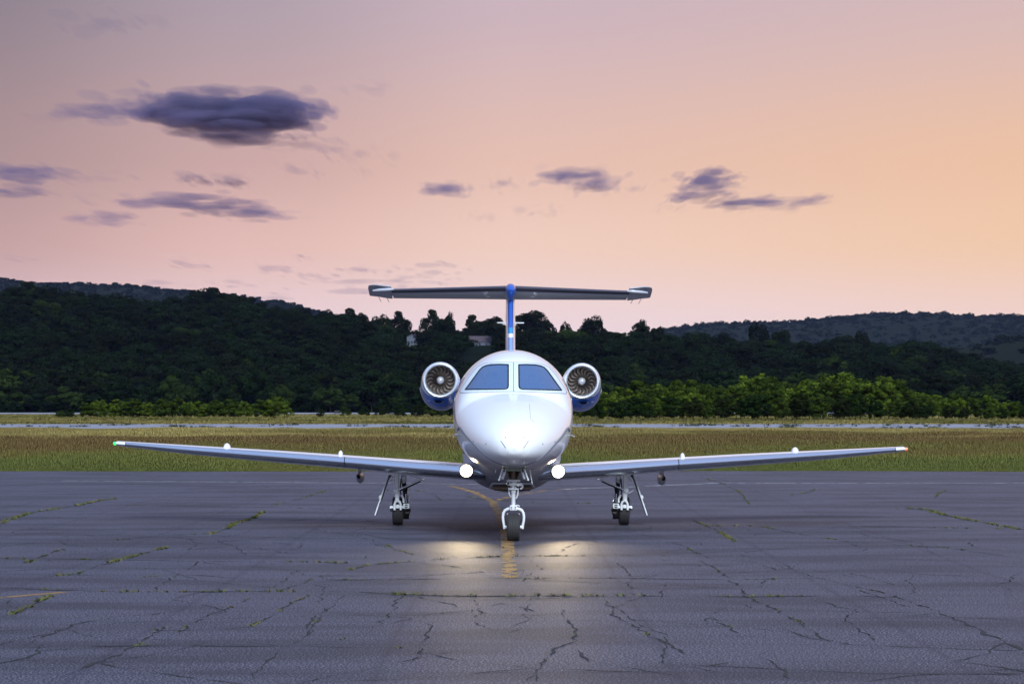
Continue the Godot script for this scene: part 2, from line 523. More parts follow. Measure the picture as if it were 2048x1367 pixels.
# cracks and seams of the apron in metres: width, share of weeds, then x, distance, x, distance ...
const CRACKS := [
	[0.16, 0.80, [-6.54, 32.27, -5.71, 31.92, -4.91, 31.66, -3.79, 31.75, -2.04, 31.83, -1.39, 31.32, -0.76, 31.00, 0.10, 31.00, 1.51, 31.00, 2.79, 30.91, 3.78, 31.00, 4.51, 31.00]],
	[0.12, 0.35, [-2.59, 34.04, -1.11, 34.14, -0.44, 34.44, 0.11, 34.54, 1.48, 34.54, 2.55, 34.24, 3.62, 34.14]],
	[0.14, 0.70, [-7.82, 38.62, -5.97, 38.49, -4.71, 38.12, -3.50, 38.12, -2.42, 37.75]],
	[0.10, 0.50, [-2.37, 35.91, -2.10, 37.39, -1.17, 38.49, -0.19, 39.39, 0.99, 39.52, 2.47, 39.52]],
	[0.10, 0.25, [-4.92, 24.28, -3.89, 24.44, -2.92, 24.44, -1.85, 24.34, -0.97, 24.14]],
	[0.12, 0.15, [-11.99, 59.19, -8.71, 59.19, -5.44, 58.02, -3.61, 56.35]],
	[0.22, 0.90, [-10.24, 50.55, -10.58, 56.09, -10.18, 58.89, -10.16, 62.32, -9.88, 63.32]],
	[0.10, 0.90, [-5.50, 46.01, -5.43, 48.27, -5.54, 50.55, -5.37, 52.35, -5.50, 56.09]],
	[0.08, 0.40, [-8.90, 43.95, -7.83, 43.78, -6.79, 43.78, -6.24, 45.48, -5.50, 46.01]],
	[0.14, 0.90, [-7.23, 37.51, -7.29, 39.26, -7.34, 41.04]],
	[0.14, 0.80, [-6.31, 34.54, -6.06, 35.05, -6.04, 37.04, -5.97, 38.49, -5.69, 41.47]],
	[0.05, 0.20, [-4.53, 31.66, -4.63, 34.24, -4.63, 36.35, -4.72, 38.24]],
	[0.07, 0.30, [-5.16, 34.34, -4.77, 34.74, -4.30, 34.85, -3.53, 34.04]],
	[0.08, 0.70, [-5.57, 28.04, -5.59, 29.30, -5.64, 30.83]],
	[0.05, 0.10, [-4.70, 24.14, -4.72, 25.17, -4.65, 26.89, -4.33, 27.91, -4.02, 28.04, -3.73, 28.87]],
	[0.06, 0.10, [-3.87, 21.89, -3.74, 22.96, -3.65, 24.14, -3.66, 25.94, -3.64, 26.53]],
	[0.05, 0.20, [-3.42, 26.00, -3.44, 27.20, -3.30, 28.59, -3.18, 30.67]],
	[0.05, 0.30, [-3.75, 26.17, -3.13, 26.17, -2.76, 26.59, -2.66, 27.78, -2.61, 29.74, -2.49, 31.16]],
	[0.04, 0.10, [-2.12, 24.64, -2.08, 26.00, -2.12, 27.84, -2.09, 29.45, -2.06, 31.16]],
	[0.04, 0.10, [-2.23, 21.49, -2.24, 22.96, -2.19, 24.14, -1.87, 24.64, -1.66, 25.17]],
	[0.05, 0.00, [-1.49, 26.00, -1.38, 27.52, -1.35, 29.23, -1.36, 30.75, -1.29, 31.16]],
	[0.04, 0.00, [-0.88, 22.96, -0.86, 24.90, -0.85, 26.29, -0.88, 26.89]],
	[0.04, 0.10, [-1.29, 27.84, -0.97, 28.04, -0.70, 28.38, -0.37, 28.87, -0.08, 29.97, 0.04, 30.36]],
	[0.05, 0.00, [-0.44, 30.36, -0.36, 28.31, -0.39, 26.89, -0.20, 26.00, -0.02, 26.29, 0.20, 27.52]],
	[0.05, 0.10, [-0.20, 29.97, 0.09, 29.23, 0.29, 28.31, 0.65, 28.45, 1.11, 28.59]],
	[0.05, 0.10, [0.57, 28.73, 0.60, 27.20, 0.66, 26.59, 0.62, 24.90, 0.41, 24.14, 0.27, 22.74, 0.19, 21.22]],
	[0.07, 0.10, [1.11, 30.20, 1.16, 29.23, 1.09, 28.04, 1.26, 26.89, 1.42, 25.17, 1.55, 24.39, 1.60, 23.56]],
	[0.06, 0.10, [0.64, 23.89, 0.69, 22.96, 1.04, 22.31, 1.38, 21.69]],
	[0.05, 0.20, [1.52, 33.37, 1.53, 32.18, 1.49, 31.16]],
	[0.06, 0.15, [2.84, 38.24, 2.96, 35.91, 2.93, 32.45, 2.87, 31.16, 2.94, 29.97, 3.02, 28.52, 3.08, 26.59, 3.07, 25.17, 3.28, 24.54, 3.46, 24.44, 4.20, 24.23, 4.87, 24.04]],
	[0.04, 0.00, [2.16, 27.52, 2.27, 26.59, 2.29, 25.72]],
	[0.04, 0.00, [2.70, 29.97, 2.75, 28.87, 2.82, 28.73]],
	[0.05, 0.00, [2.32, 23.65, 2.39, 22.52, 2.33, 21.22]],
	[0.05, 0.10, [3.64, 30.36, 3.79, 29.23, 3.97, 28.87, 3.63, 27.52, 3.58, 26.00, 3.64, 25.01]],
	[0.04, 0.10, [3.99, 37.63, 4.11, 34.85, 4.33, 33.37, 4.41, 32.01, 4.54, 30.36, 4.60, 29.23]],
	[0.05, 0.10, [4.73, 35.37, 4.93, 33.85, 4.99, 32.90]],
	[0.09, 0.05, [4.40, 32.90, 4.68, 31.32, 4.80, 29.01, 4.82, 26.89, 4.89, 24.14]],
	[0.05, 0.00, [2.96, 21.22, 3.33, 21.69, 3.79, 21.89, 4.44, 21.93]],
	[0.18, 0.90, [9.02, 57.45, 9.36, 56.63, 9.21, 54.28, 9.24, 52.12, 9.44, 49.91, 9.62, 47.49]],
	[0.10, 0.30, [4.73, 58.89, 6.12, 57.74, 7.68, 57.45, 8.98, 57.18, 11.81, 58.31]],
	[0.10, 0.40, [3.17, 49.49, 5.20, 49.08, 7.31, 48.87, 8.37, 48.27, 9.70, 47.88]],
	[0.06, 0.60, [3.67, 52.12, 3.85, 47.88, 3.81, 43.14]],
	[0.06, 0.40, [4.82, 49.08, 5.24, 46.01, 5.77, 43.14, 6.46, 42.06, 7.14, 41.18, 7.80, 38.49]],
	[0.05, 0.20, [2.70, 43.14, 2.88, 42.06, 2.92, 39.26]],
	[0.06, 0.50, [7.24, 65.80, 8.03, 68.08, 8.51, 70.95]],
	[0.06, 0.50, [10.71, 64.01, 11.46, 67.69, 12.08, 70.11]],
	[0.06, 0.40, [6.13, 82.36, 6.36, 75.50, 6.14, 68.08, 5.60, 59.49]],
	[0.05, 0.50, [-5.64, 58.89, -5.39, 61.34, -5.23, 65.43, -5.13, 69.28]],
	[0.08, 0.30, [-4.70, 51.21, -4.17, 52.12, -3.31, 51.66, -2.46, 50.99]],
	[0.05, 0.30, [-2.93, 45.65, -2.25, 43.14, -1.81, 40.90, -1.53, 39.79]],
	[0.06, 0.40, [-3.49, 72.26, -1.62, 66.17, -0.17, 61.67, 1.14, 60.09, 3.35, 61.34]],
	[0.06, 0.20, [-1.61, 49.49, -0.60, 47.49, 0.24, 46.92, 2.11, 47.11, 3.50, 47.11]],
	[0.04, 0.00, [0.72, 40.20, 0.87, 41.47, 1.16, 43.14]],
	[0.04, 0.00, [0.17, 33.37, 0.26, 35.91, 0.44, 36.46, 0.27, 38.49]],
	[0.04, 0.10, [2.82, 42.37, 3.07, 38.24, 3.58, 37.99, 3.81, 35.91]],
	[0.04, 0.10, [-2.94, 32.01, -2.79, 33.27, -2.65, 34.85, -2.32, 35.05]],
	[0.05, 0.20, [-6.06, 44.78, -5.07, 43.14, -4.41, 44.28, -3.52, 46.37]],
	[0.05, 0.10, [-1.78, 62.65, -2.02, 66.17, -2.52, 69.28, -4.49, 70.11]],
	[0.05, 0.10, [-13.40, 66.17, -10.67, 65.43, -7.65, 64.01, -5.31, 63.32]],
	[0.05, 0.20, [3.61, 66.17, 6.16, 65.43, 8.81, 64.01, 12.69, 62.65]],
	[0.06, 0.20, [-15.59, 76.98, -11.41, 75.50, -7.34, 73.61, -4.63, 72.26]],
	[0.06, 0.40, [-4.61, 22.74, -4.44, 23.28, -4.55, 24.64]],
]


# ---------------------------------------------------------------- the land
const CREST := [[-700, 62], [0, 58], [120, 57], [300, 51], [420, 52], [600, 44], [700, 42], [830, 36], [1000, 38], [1140, 34], [1250, 33], [1340, 32], [1430, 30], [1600, 28], [1750, 27], [1884, 23], [1950, 19], [2048, 16], [2800, 12]]


func along(table: Array, q: float) -> float:
	var k := 0
	while k < table.size() - 2 and q > table[k + 1][0]:
		k += 1
	var u := clampf((q - table[k][0]) / float(table[k + 1][0] - table[k][0]), 0, 1)
	return lerpf(table[k][1], table[k + 1][1], u)


func terrain(x: float, d: float) -> float:
	if d < 935.0:
		return -0.06
	var crest := along(CREST, x / d * 5055.0 + 1024.0)
	var up := smoothstep(935.0, 1480.0, d) * (1.0 - smoothstep(1550.0, 2600.0, d))
	return -0.06 + up * (crest + wave.get_noise_2d(x * 0.2, d * 0.2) * 5.0)


func grass_color(x: float, d: float) -> Color:
	var green := Color(.150, .160, .040)
	var olive := Color(.185, .170, .044)
	var rust := Color(.195, .125, .046)
	var tan_ := Color(.400, .310, .105)
	var a := wave.get_noise_2d(x * 0.9, d * 0.35)
	var b := wave.get_noise_2d(x * 0.5 + 300.0, d * 0.25)
	var q := d + a * 55.0 - clampf(x * 0.35, -12, 22)
	var c := green
	if q > 98:
		c = green.lerp(olive, smoothstep(93, 118, q))
	if q > 120:
		c = c.lerp(rust, smoothstep(120, 150, q) * clampf(0.75 + b * 0.9, 0, 1))
	if q > 185:
		c = c.lerp(tan_, smoothstep(185, 225, q) * clampf(0.7 + b, 0, 1))
	if d > 336:
		c = olive.lerp(tan_, clampf(0.35 + b * 1.2, 0, 1))
	if d > 900:
		c = Color(.010, .013, .008)
	return c


func face_up(s: Former) -> void:
	for k in s.n.size():
		if s.n[k].y < 0.0:
			s.n[k] = -s.n[k]
	for k in range(0, s.i.size(), 3):
		var f := (s.p[s.i[k + 1]] - s.p[s.i[k]]).cross(s.p[s.i[k + 2]] - s.p[s.i[k]])
		if f.y > 0.0:
			var h := s.i[k + 1]
			s.i[k + 1] = s.i[k + 2]
			s.i[k + 2] = h


func make_ground() -> void:
	var s := Former.new()
	var ds := []
	var d := -80.0
	while d < 13000.0:
		ds.append(d)
		d += 6.0 if d < 420.0 else 20.0 if d < 1800.0 else 800.0
	var rows := []
	for q in ds:
		var row := PackedVector3Array()
		var half := 70.0 + maxf(q, 0.0) * 0.55
		for k in 101:
			var x := (k - 50) / 50.0 * half
			row.append(Vector3(x, terrain(x, q), -q))
		rows.append(row)
	s.grid(rows, false, false, false, null, func(_r, _k, p): return grass_color(p.x, -p.z) * 0.62)
	face_up(s)
	structure(piece(s, "ground", M.ground_tint), "grassy airfield ground rising to a wooded hillside", "ground")
	strip("taxiway", 262.0, 336.0, -0.03, "pale grey taxiway crossing the rough grass", 400.0)
	var run := strip("runway", 770.0, 925.0, -0.03, "far pale runway in front of the wood", 900.0)
	for e in [775.0, 920.0]:
		var w := Former.new()
		w.flat([Vector3(-850, -0.02, -e), Vector3(850, -0.02, -e), Vector3(850, -0.02, -e - 3.0), Vector3(-850, -0.02, -e - 3.0)], Vector3.UP)
		piece(w, "edge_line", M.house_white, run)


func strip(called: String, d0: float, d1: float, y: float, label: String, half: float) -> MeshInstance3D:
	var s := Former.new()
	var a := PackedVector3Array()
	var b := PackedVector3Array()
	for k in 401:
		var x := (k - 200) / 200.0 * half
		a.append(Vector3(x, y, -d0 - fine.get_noise_1d(x * 0.6) * (d1 - d0) * 0.06))
		b.append(Vector3(x, y, -d1 + fine.get_noise_1d(x * 0.6 + 900.0) * (d1 - d0) * 0.06))
	for k in 400:
		s.flat([a[k], a[k + 1], b[k + 1], b[k]], Vector3.UP)
	var o := piece(s, called, M.taxiway_asphalt)
	structure(o, label, called)
	return o


func make_hills() -> void:
	var k := 0
	for h in [
		[5200.0, 1500.0, [[-1500, 590], [-400, 566], [58, 568], [178, 573], [273, 576], [383, 585], [530, 602], [581, 609], [636, 623], [760, 655], [950, 700], [1200, 790], [1300, 812]], "long dark wooded hill rising behind the wood"],
		[6000.0, 1800.0, [[900, 812], [1000, 770], [1200, 682], [1340, 659], [1432, 649], [1556, 647], [1665, 637], [1757, 631], [1830, 630], [1921, 635], [2048, 635], [2600, 645], [3600, 700]], "blue wooded ridge far beyond the bushes"],
		[2900.0, 700.0, [[1780, 812], [1870, 705], [1954, 690], [2048, 678], [2300, 664], [2900, 690]], "dark wooded spur in front of the blue ridge"],
	]:
		var s := Former.new()
		var rows := []
		var q0: float = h[2][0][0]
		var q1: float = h[2][-1][0]
		for r in 13:
			var f := r / 12.0
			var d: float = h[0] - h[1] * (1.0 - f * 1.5)
			var up := sin(minf(f * 1.5, 1.0) * PI / 2.0) * (1.0 if f < 0.667 else 1.0 - (f - 0.667) * 1.5)
			var row := PackedVector3Array()
			for c in 121:
				var q := lerpf(q0, q1, c / 120.0)
				var crest: float = (812.0 - along(h[2], q)) * h[0] / 5055.0 + EYE
				var x: float = (q - 1024.0) / 5055.0 * h[0]
				row.append(Vector3(x, maxf(crest * up, 0.0) - 2.0 + wave.get_noise_2d(x * 0.1, d * 0.1) * 6.0 * up, -d))
			rows.append(row)
		s.grid(rows)
		face_up(s)
		var o := piece(s, "hill", M.hill_green)
		structure(o, h[3], "hill")
		# the trees on it, a wood that reads as one mass
		var spots := []
		for t in (9000 if k < 2 else 1500):
			var r := rng.randf_range(0, 8.3)
			if t % 5 == 0:
				r = rng.randf_range(7.0, 8.4)
			var c := clampf((rng.randf_range(-350, 2400) - q0) / (q1 - q0), 0.0, 0.999) * 120.0
			var ra: PackedVector3Array = rows[int(r)]
			var rb: PackedVector3Array = rows[int(r) + 1]
			var p := ra[int(c)].lerp(ra[int(c) + 1], fmod(c, 1.0)).lerp(rb[int(c)].lerp(rb[int(c) + 1], fmod(c, 1.0)), fmod(r, 1.0))
			var z := rng.randf_range(0.7, 1.35) * (1.0 if k < 2 else 0.9)
			spots.append(Transform3D(Basis(Vector3.UP, rng.randf() * TAU).scaled(Vector3(20, rng.randf_range(9, 17), 20) * z), p - Vector3(0, 8.0, 0)))
		var crown := crown_mesh(70 + k, 0.5, 0.95, 90 if k < 2 else 200, 0.11, 0.5)
		var mm := scatter(crown, spots, [], "hill_wood", M.leaf_0)
		stuff(mm, ["dense wood covering the long dark hill", "dense wood covering the far blue ridge", "dense wood covering the dark spur"][k], "wood")
		k += 1


func scatter(me: Mesh, spots: Array, colors: Array, called: String, m: Material, parent: Node3D = null) -> MultiMeshInstance3D:
	var mm := MultiMesh.new()
	mm.transform_format = MultiMesh.TRANSFORM_3D
	mm.use_colors = not colors.is_empty()
	mm.mesh = me
	mm.instance_count = spots.size()
	for k in spots.size():
		mm.set_instance_transform(k, spots[k])
		if mm.use_colors:
			mm.set_instance_color(k, colors[k])
	var o := MultiMeshInstance3D.new()
	o.name = called if parent else numbered(called)
	o.multimesh = mm
	o.material_override = m
	(parent if parent else self).add_child(o, true)
	return o


# ---------------------------------------------------------------- the apron
func apron_y(x: float, d: float) -> float:
	var y := wave.get_noise_2d(x * 0.7, d * 1.1) * 0.035 + wave.get_noise_2d(x * 4.0 + 70.0, d * 5.0) * 0.006
	var calm := 1.0
	for w in [Vector2(-2.24, 49.6), Vector2(2.2, 49.6), Vector2(0.025, 43.7)]:
		calm = minf(calm, smoothstep(0.5, 2.5, Vector2(x, d).distance_to(w)))
	return y * calm


func make_apron() -> void:
	var s := Former.new()
	var rows := []
	var d := -10.0
	var far := 90.6
	while true:
		var row := PackedVector3Array()
		for k in 301:
			var x := (k - 150) * 0.32
			var e := minf(d, far + (fine.get_noise_1d(x * 2.0) * 0.5 if d > far - 0.2 else 0.0))
			row.append(Vector3(x, apron_y(x, e), -e))
		rows.append(row)
		if d >= far:
			break
		d = minf(d + 0.3, far)
	s.grid(rows, false, false, false, null, null, func(_r, _k, p): return Vector2(p.x, p.z) / 2.6)
	var second := PackedVector2Array()
	face_up(s)
	for k in s.p.size():
		second.append(Vector2(s.p[k].x / 70.0, s.p[k].z / 26.0))
	var a := []
	a.resize(Mesh.ARRAY_MAX)
	a[Mesh.ARRAY_VERTEX] = s.p
	a[Mesh.ARRAY_NORMAL] = s.n
	a[Mesh.ARRAY_TEX_UV] = s.t
	a[Mesh.ARRAY_TEX_UV2] = second
	a[Mesh.ARRAY_INDEX] = s.i
	var me := ArrayMesh.new()
	me.add_surface_from_arrays(Mesh.PRIMITIVE_TRIANGLES, a)
	var o := placed(me, "apron", M.asphalt)
	structure(o, "cracked grey asphalt apron with weeds in its seams", "apron")
	for c in CRACKS:
		crack(o, c[2], c[0] * 0.5, 0.028)
	# the web of fine cracks in the old surface
	var node := func(i: int, j: int) -> Vector2:
		return Vector2(i * 1.15 + fine.get_noise_2d(i * 9.7, j * 5.3) * 1.5, 20.5 + j * 1.7 + fine.get_noise_2d(i * 4.1 + 80.0, j * 8.9) * 2.4)
	for i in range(-9, 10):
		for j in 17:
			var patch := wave.get_noise_2d(i * 6.0 + 40.0, j * 6.0) * 0.9
			for step in [Vector2i(1, 0), Vector2i(0, 1)]:
				if rng.randf() > 0.68 + patch:
					continue
				var a0: Vector2 = node.call(i, j)
				var b0: Vector2 = node.call(i + step.x, j + step.y)
				var bend := a0.lerp(b0, rng.randf_range(.35, .65)) + Vector2(rng.randf_range(-.12, .12), rng.randf_range(-.3, .3))
				crack(o, [a0.x, a0.y, bend.x, bend.y, b0.x, b0.y], rng.randf_range(0.008, 0.028), 0.024)
	worn_line(o, [[-.03, 34.6], [-.1, 46.5], [-.26, 54.0], [-.48, 61.7], [-1.0, 68.0], [-1.8, 74.0]], 0.22, M.yellow_line, 0.04)
	worn_line(o, [[-.48, 61.7], [.1, 66.0], [.9, 69.5], [2.0, 71.0]], 0.22, M.yellow_line, 0.14)
	worn_line(o, [[-8.0, 27.2], [-6.3, 30.4], [-5.6, 31.6]], 0.13, M.yellow_line, -0.2)
	worn_line(o, [[-14.0, 78.6], [-2.6, 76.0], [0.6, 75.4]], 0.28, M.white_line, 0.0)
	worn_line(o, [[1.4, 70.5], [6.2, 76.8], [18.0, 77.2]], 0.28, M.white_line, 0.0)


func crack(o: Node3D, path: Array, width: float, jitter: float) -> void:
	var s := Former.new()
	var pts := []
	for k in range(0, path.size() - 2, 2):
		var a := Vector2(path[k], path[k + 1])
		var b := Vector2(path[k + 2], path[k + 3])
		var steps := maxi(1, int(a.distance_to(b) / 0.11))
		for j in steps:
			pts.append(a.lerp(b, float(j) / steps))
	pts.append(Vector2(path[-2], path[-1]))
	var lefts := []
	var rights := []
	for k in pts.size():
		var t: Vector2 = (pts[mini(k + 1, pts.size() - 1)] - pts[maxi(k - 1, 0)]).normalized()
		var side := Vector2(-t.y, t.x)
		var q: Vector2 = pts[k]
		q += side * (fine.get_noise_2d(q.x * 4.0, q.y * 4.0) * jitter * 2.5 + rng.randf_range(-1, 1) * minf(jitter, width) * 0.4)
		var w := width * 0.5 * clampf(0.55 + fine.get_noise_2d(q.x * 3.0 + 50.0, q.y * 3.0) * 1.9 + rng.randf_range(-0.2, 0.3), 0.12, 1.5)
		if k == 0 or k == pts.size() - 1:
			w = 0.002
		for e in [[lefts, w], [rights, -w]]:
			var v: Vector2 = q + side * e[1]
			e[0].append(Vector3(v.x, apron_y(v.x, v.y) + 0.004, -v.y))
	for k in pts.size() - 1:
		s.flat([lefts[k], lefts[k + 1], rights[k + 1], rights[k]], Vector3.UP)
	piece(s, "crack", M.crack_soil, o)


func worn_line(o: Node3D, path: Array, width: float, m: Material, wear: float) -> void:
	var s := Former.new()
	for k in path.size() - 1:
		var a := Vector2(path[k][0], path[k][1])
		var b := Vector2(path[k + 1][0], path[k + 1][1])
		var along_ := (b - a).normalized()
		var side := Vector2(-along_.y, along_.x)
		var n := maxi(6, int(width / 0.025))
		var steps := int(a.distance_to(b) / 0.05)
		for j in steps:
			for c in n:
				var mid := a.lerp(b, (j + 0.5) / steps) + side * width * ((c + 0.5) / n - 0.5)
				var edge := absf((c + 0.5) / n - 0.5) * 0.5
				if fine.get_noise_2d(mid.x * 9.0, mid.y * 5.0) + rng.randf_range(-0.1, 0.1) - edge < wear - 0.28:
					continue
				var q := []
				for e in [[-1, -1], [1, -1], [1, 1], [-1, 1]]:
					var v: Vector2 = mid + along_ * e[0] * 0.025 + side * e[1] * width / n * 0.5 + Vector2(rng.randf_range(-1, 1), rng.randf_range(-1, 1)) * 0.004
					q.append(Vector3(v.x, apron_y(v.x, v.y) + 0.003, -v.y))
				s.flat(q, Vector3.UP)
	piece(s, "painted_line", m, o)


# ---------------------------------------------------------------- the jet: its own axes have x to the picture's right, y up, z towards the nose
var jet: Node3D
# fuselage stations: z, top, bottom, half width, height of the widest line
const HULL := [
	[7.00, 1.625, 1.615, .005, 1.62], [6.985, 1.70, 1.55, .095, 1.62], [6.95, 1.76, 1.50, .165, 1.625], [6.85, 1.86, 1.43, .29, 1.635], [6.65, 1.98, 1.36, .43, 1.655], [6.3, 2.115, 1.295, .60, 1.69],
	[5.8, 2.26, 1.25, .765, 1.75], [5.2, 2.40, 1.21, .905, 1.83], [4.6, 2.52, 1.18, 1.00, 1.95], [4.3, 2.585, 1.17, 1.035, 2.02], [3.9, 2.84, 1.155, 1.065, 2.11], [3.4, 3.12, 1.14, 1.09, 2.18], [3.0, 3.25, 1.125, 1.105, 2.22],
	[2.4, 3.355, 1.11, 1.115, 2.26], [1.5, 3.40, 1.10, 1.12, 2.27], [0.0, 3.405, 1.10, 1.12, 2.27], [-1.5, 3.40, 1.12, 1.115, 2.28], [-3.0, 3.38, 1.28, 1.04, 2.36], [-4.5, 3.32, 1.62, .84, 2.5], [-6.0, 3.2, 2.1, .52, 2.65], [-7.5, 3.0, 2.6, .18, 2.8], [-8.1, 2.88, 2.76, .05, 2.82],
]
const PANE := [[.096, 3.088], [.25, 3.094], [.41, 3.088], [.50, 3.072], [.565, 3.045], [.615, 2.995], [.70, 2.875], [.79, 2.745], [.875, 2.628], [.70, 2.628], [.50, 2.630], [.30, 2.632], [.15, 2.636], [.112, 2.652], [.097, 2.69]]
const FRAME := [[0.0, 3.135], [.30, 3.135], [.52, 3.115], [.66, 3.05], [.80, 2.88], [.98, 2.60], [.96, 2.565], [.70, 2.572], [.40, 2.584], [0.0, 2.592]]


func hull(z: float, col: int) -> float:
	var k := 0
	while k < HULL.size() - 2 and z < HULL[k + 1][0]:
		k += 1
	var a: Array = HULL[k]
	var b: Array = HULL[k + 1]
	var u: float = clampf((z - a[0]) / (b[0] - a[0]), 0, 1)
	var h: float = b[0] - a[0]
	var slope := func(j: int) -> float:
		var lo: Array = HULL[maxi(j - 1, 0)]
		var hi: Array = HULL[mini(j + 1, HULL.size() - 1)]
		return (hi[col] - lo[col]) / (hi[0] - lo[0])
	var m0: float = slope.call(k) * h
	var m1: float = slope.call(k + 1) * h
	var u2 := u * u
	var u3 := u2 * u
	return (2 * u3 - 3 * u2 + 1) * a[col] + (u3 - 2 * u2 + u) * m0 + (-2 * u3 + 3 * u2) * b[col] + (u3 - u2) * m1


const BELLY_POWER := 2.35


func on_hull(x: float, y: float) -> float:
	# how far forward the skin lies at that place of the front view
	var lo := 1.0
	var hi := 6.999
	for k in 26:
		var z := (lo + hi) * 0.5
		var w := hull(z, 3)
		var yw := hull(z, 4)
		var h := hull(z, 1) - yw if y > yw else yw - hull(z, 2)
		var e := 2.0 if y > yw else BELLY_POWER
		if pow(absf(x) / w, e) + pow(absf(y - yw) / h, e) <= 1.0:
			lo = z
		else:
			hi = z
	return lo


func ring(z: float, count: int, shrink := 1.0) -> PackedVector3Array:
	var w := hull(z, 3) * shrink
	var yw := hull(z, 4)
	var ht := (hull(z, 1) - yw) * shrink
	var hb := (yw - hull(z, 2)) * shrink
	var out := PackedVector3Array()
	for k in count:
		var a := TAU * k / count
		var c := cos(a)
		var s := sin(a)
		if s >= 0.0:
			out.append(Vector3(c * w, yw + s * ht, z))
		else:
			var e := 2.0 / BELLY_POWER
			out.append(Vector3(signf(c) * pow(absf(c), e) * w, yw - pow(-s, e) * hb, z))
	return out


func polygon(list: Array, grow := 0.0) -> PackedVector2Array:
	var out := PackedVector2Array()
	for q in list:
		out.append(Vector2(q[0], q[1]))
	if grow != 0.0:
		out = Geometry2D.offset_polygon(out, grow)[0]
	return out


func skin_path(list: Array, lift: float, side: float, step := 0.03) -> Array:
	var out := []
	for k in list.size() - 1:
		var a := Vector2(list[k][0], list[k][1])
		var b := Vector2(list[k + 1][0], list[k + 1][1])
		var n := maxi(1, int(a.distance_to(b) / step))
		for j in n + (1 if k == list.size() - 2 else 0):
			var q := a.lerp(b, float(j) / n)
			out.append(Vector3(q.x * side, q.y, on_hull(q.x, q.y) + lift))
	return out


func make_jet() -> void:
	jet = holder("business_jet")
	jet.position = JET
	jet.rotation_degrees.y = 0.43
	tag(jet, "white twin-engined business jet with blue tail parked facing forward on the apron", "jet")
	make_fuselage()
	for s in [-1.0, 1.0]:
		make_wing(s)
		make_engine(s)
		make_main_gear(s)
		make_landing_lights(s)
	make_tail()
	make_nose_gear()
	# the jet sits a little lower on one wheel
	for o in jet.get_children():
		if not String(o.name).contains("gear"):
			o.rotation.z = -0.0072


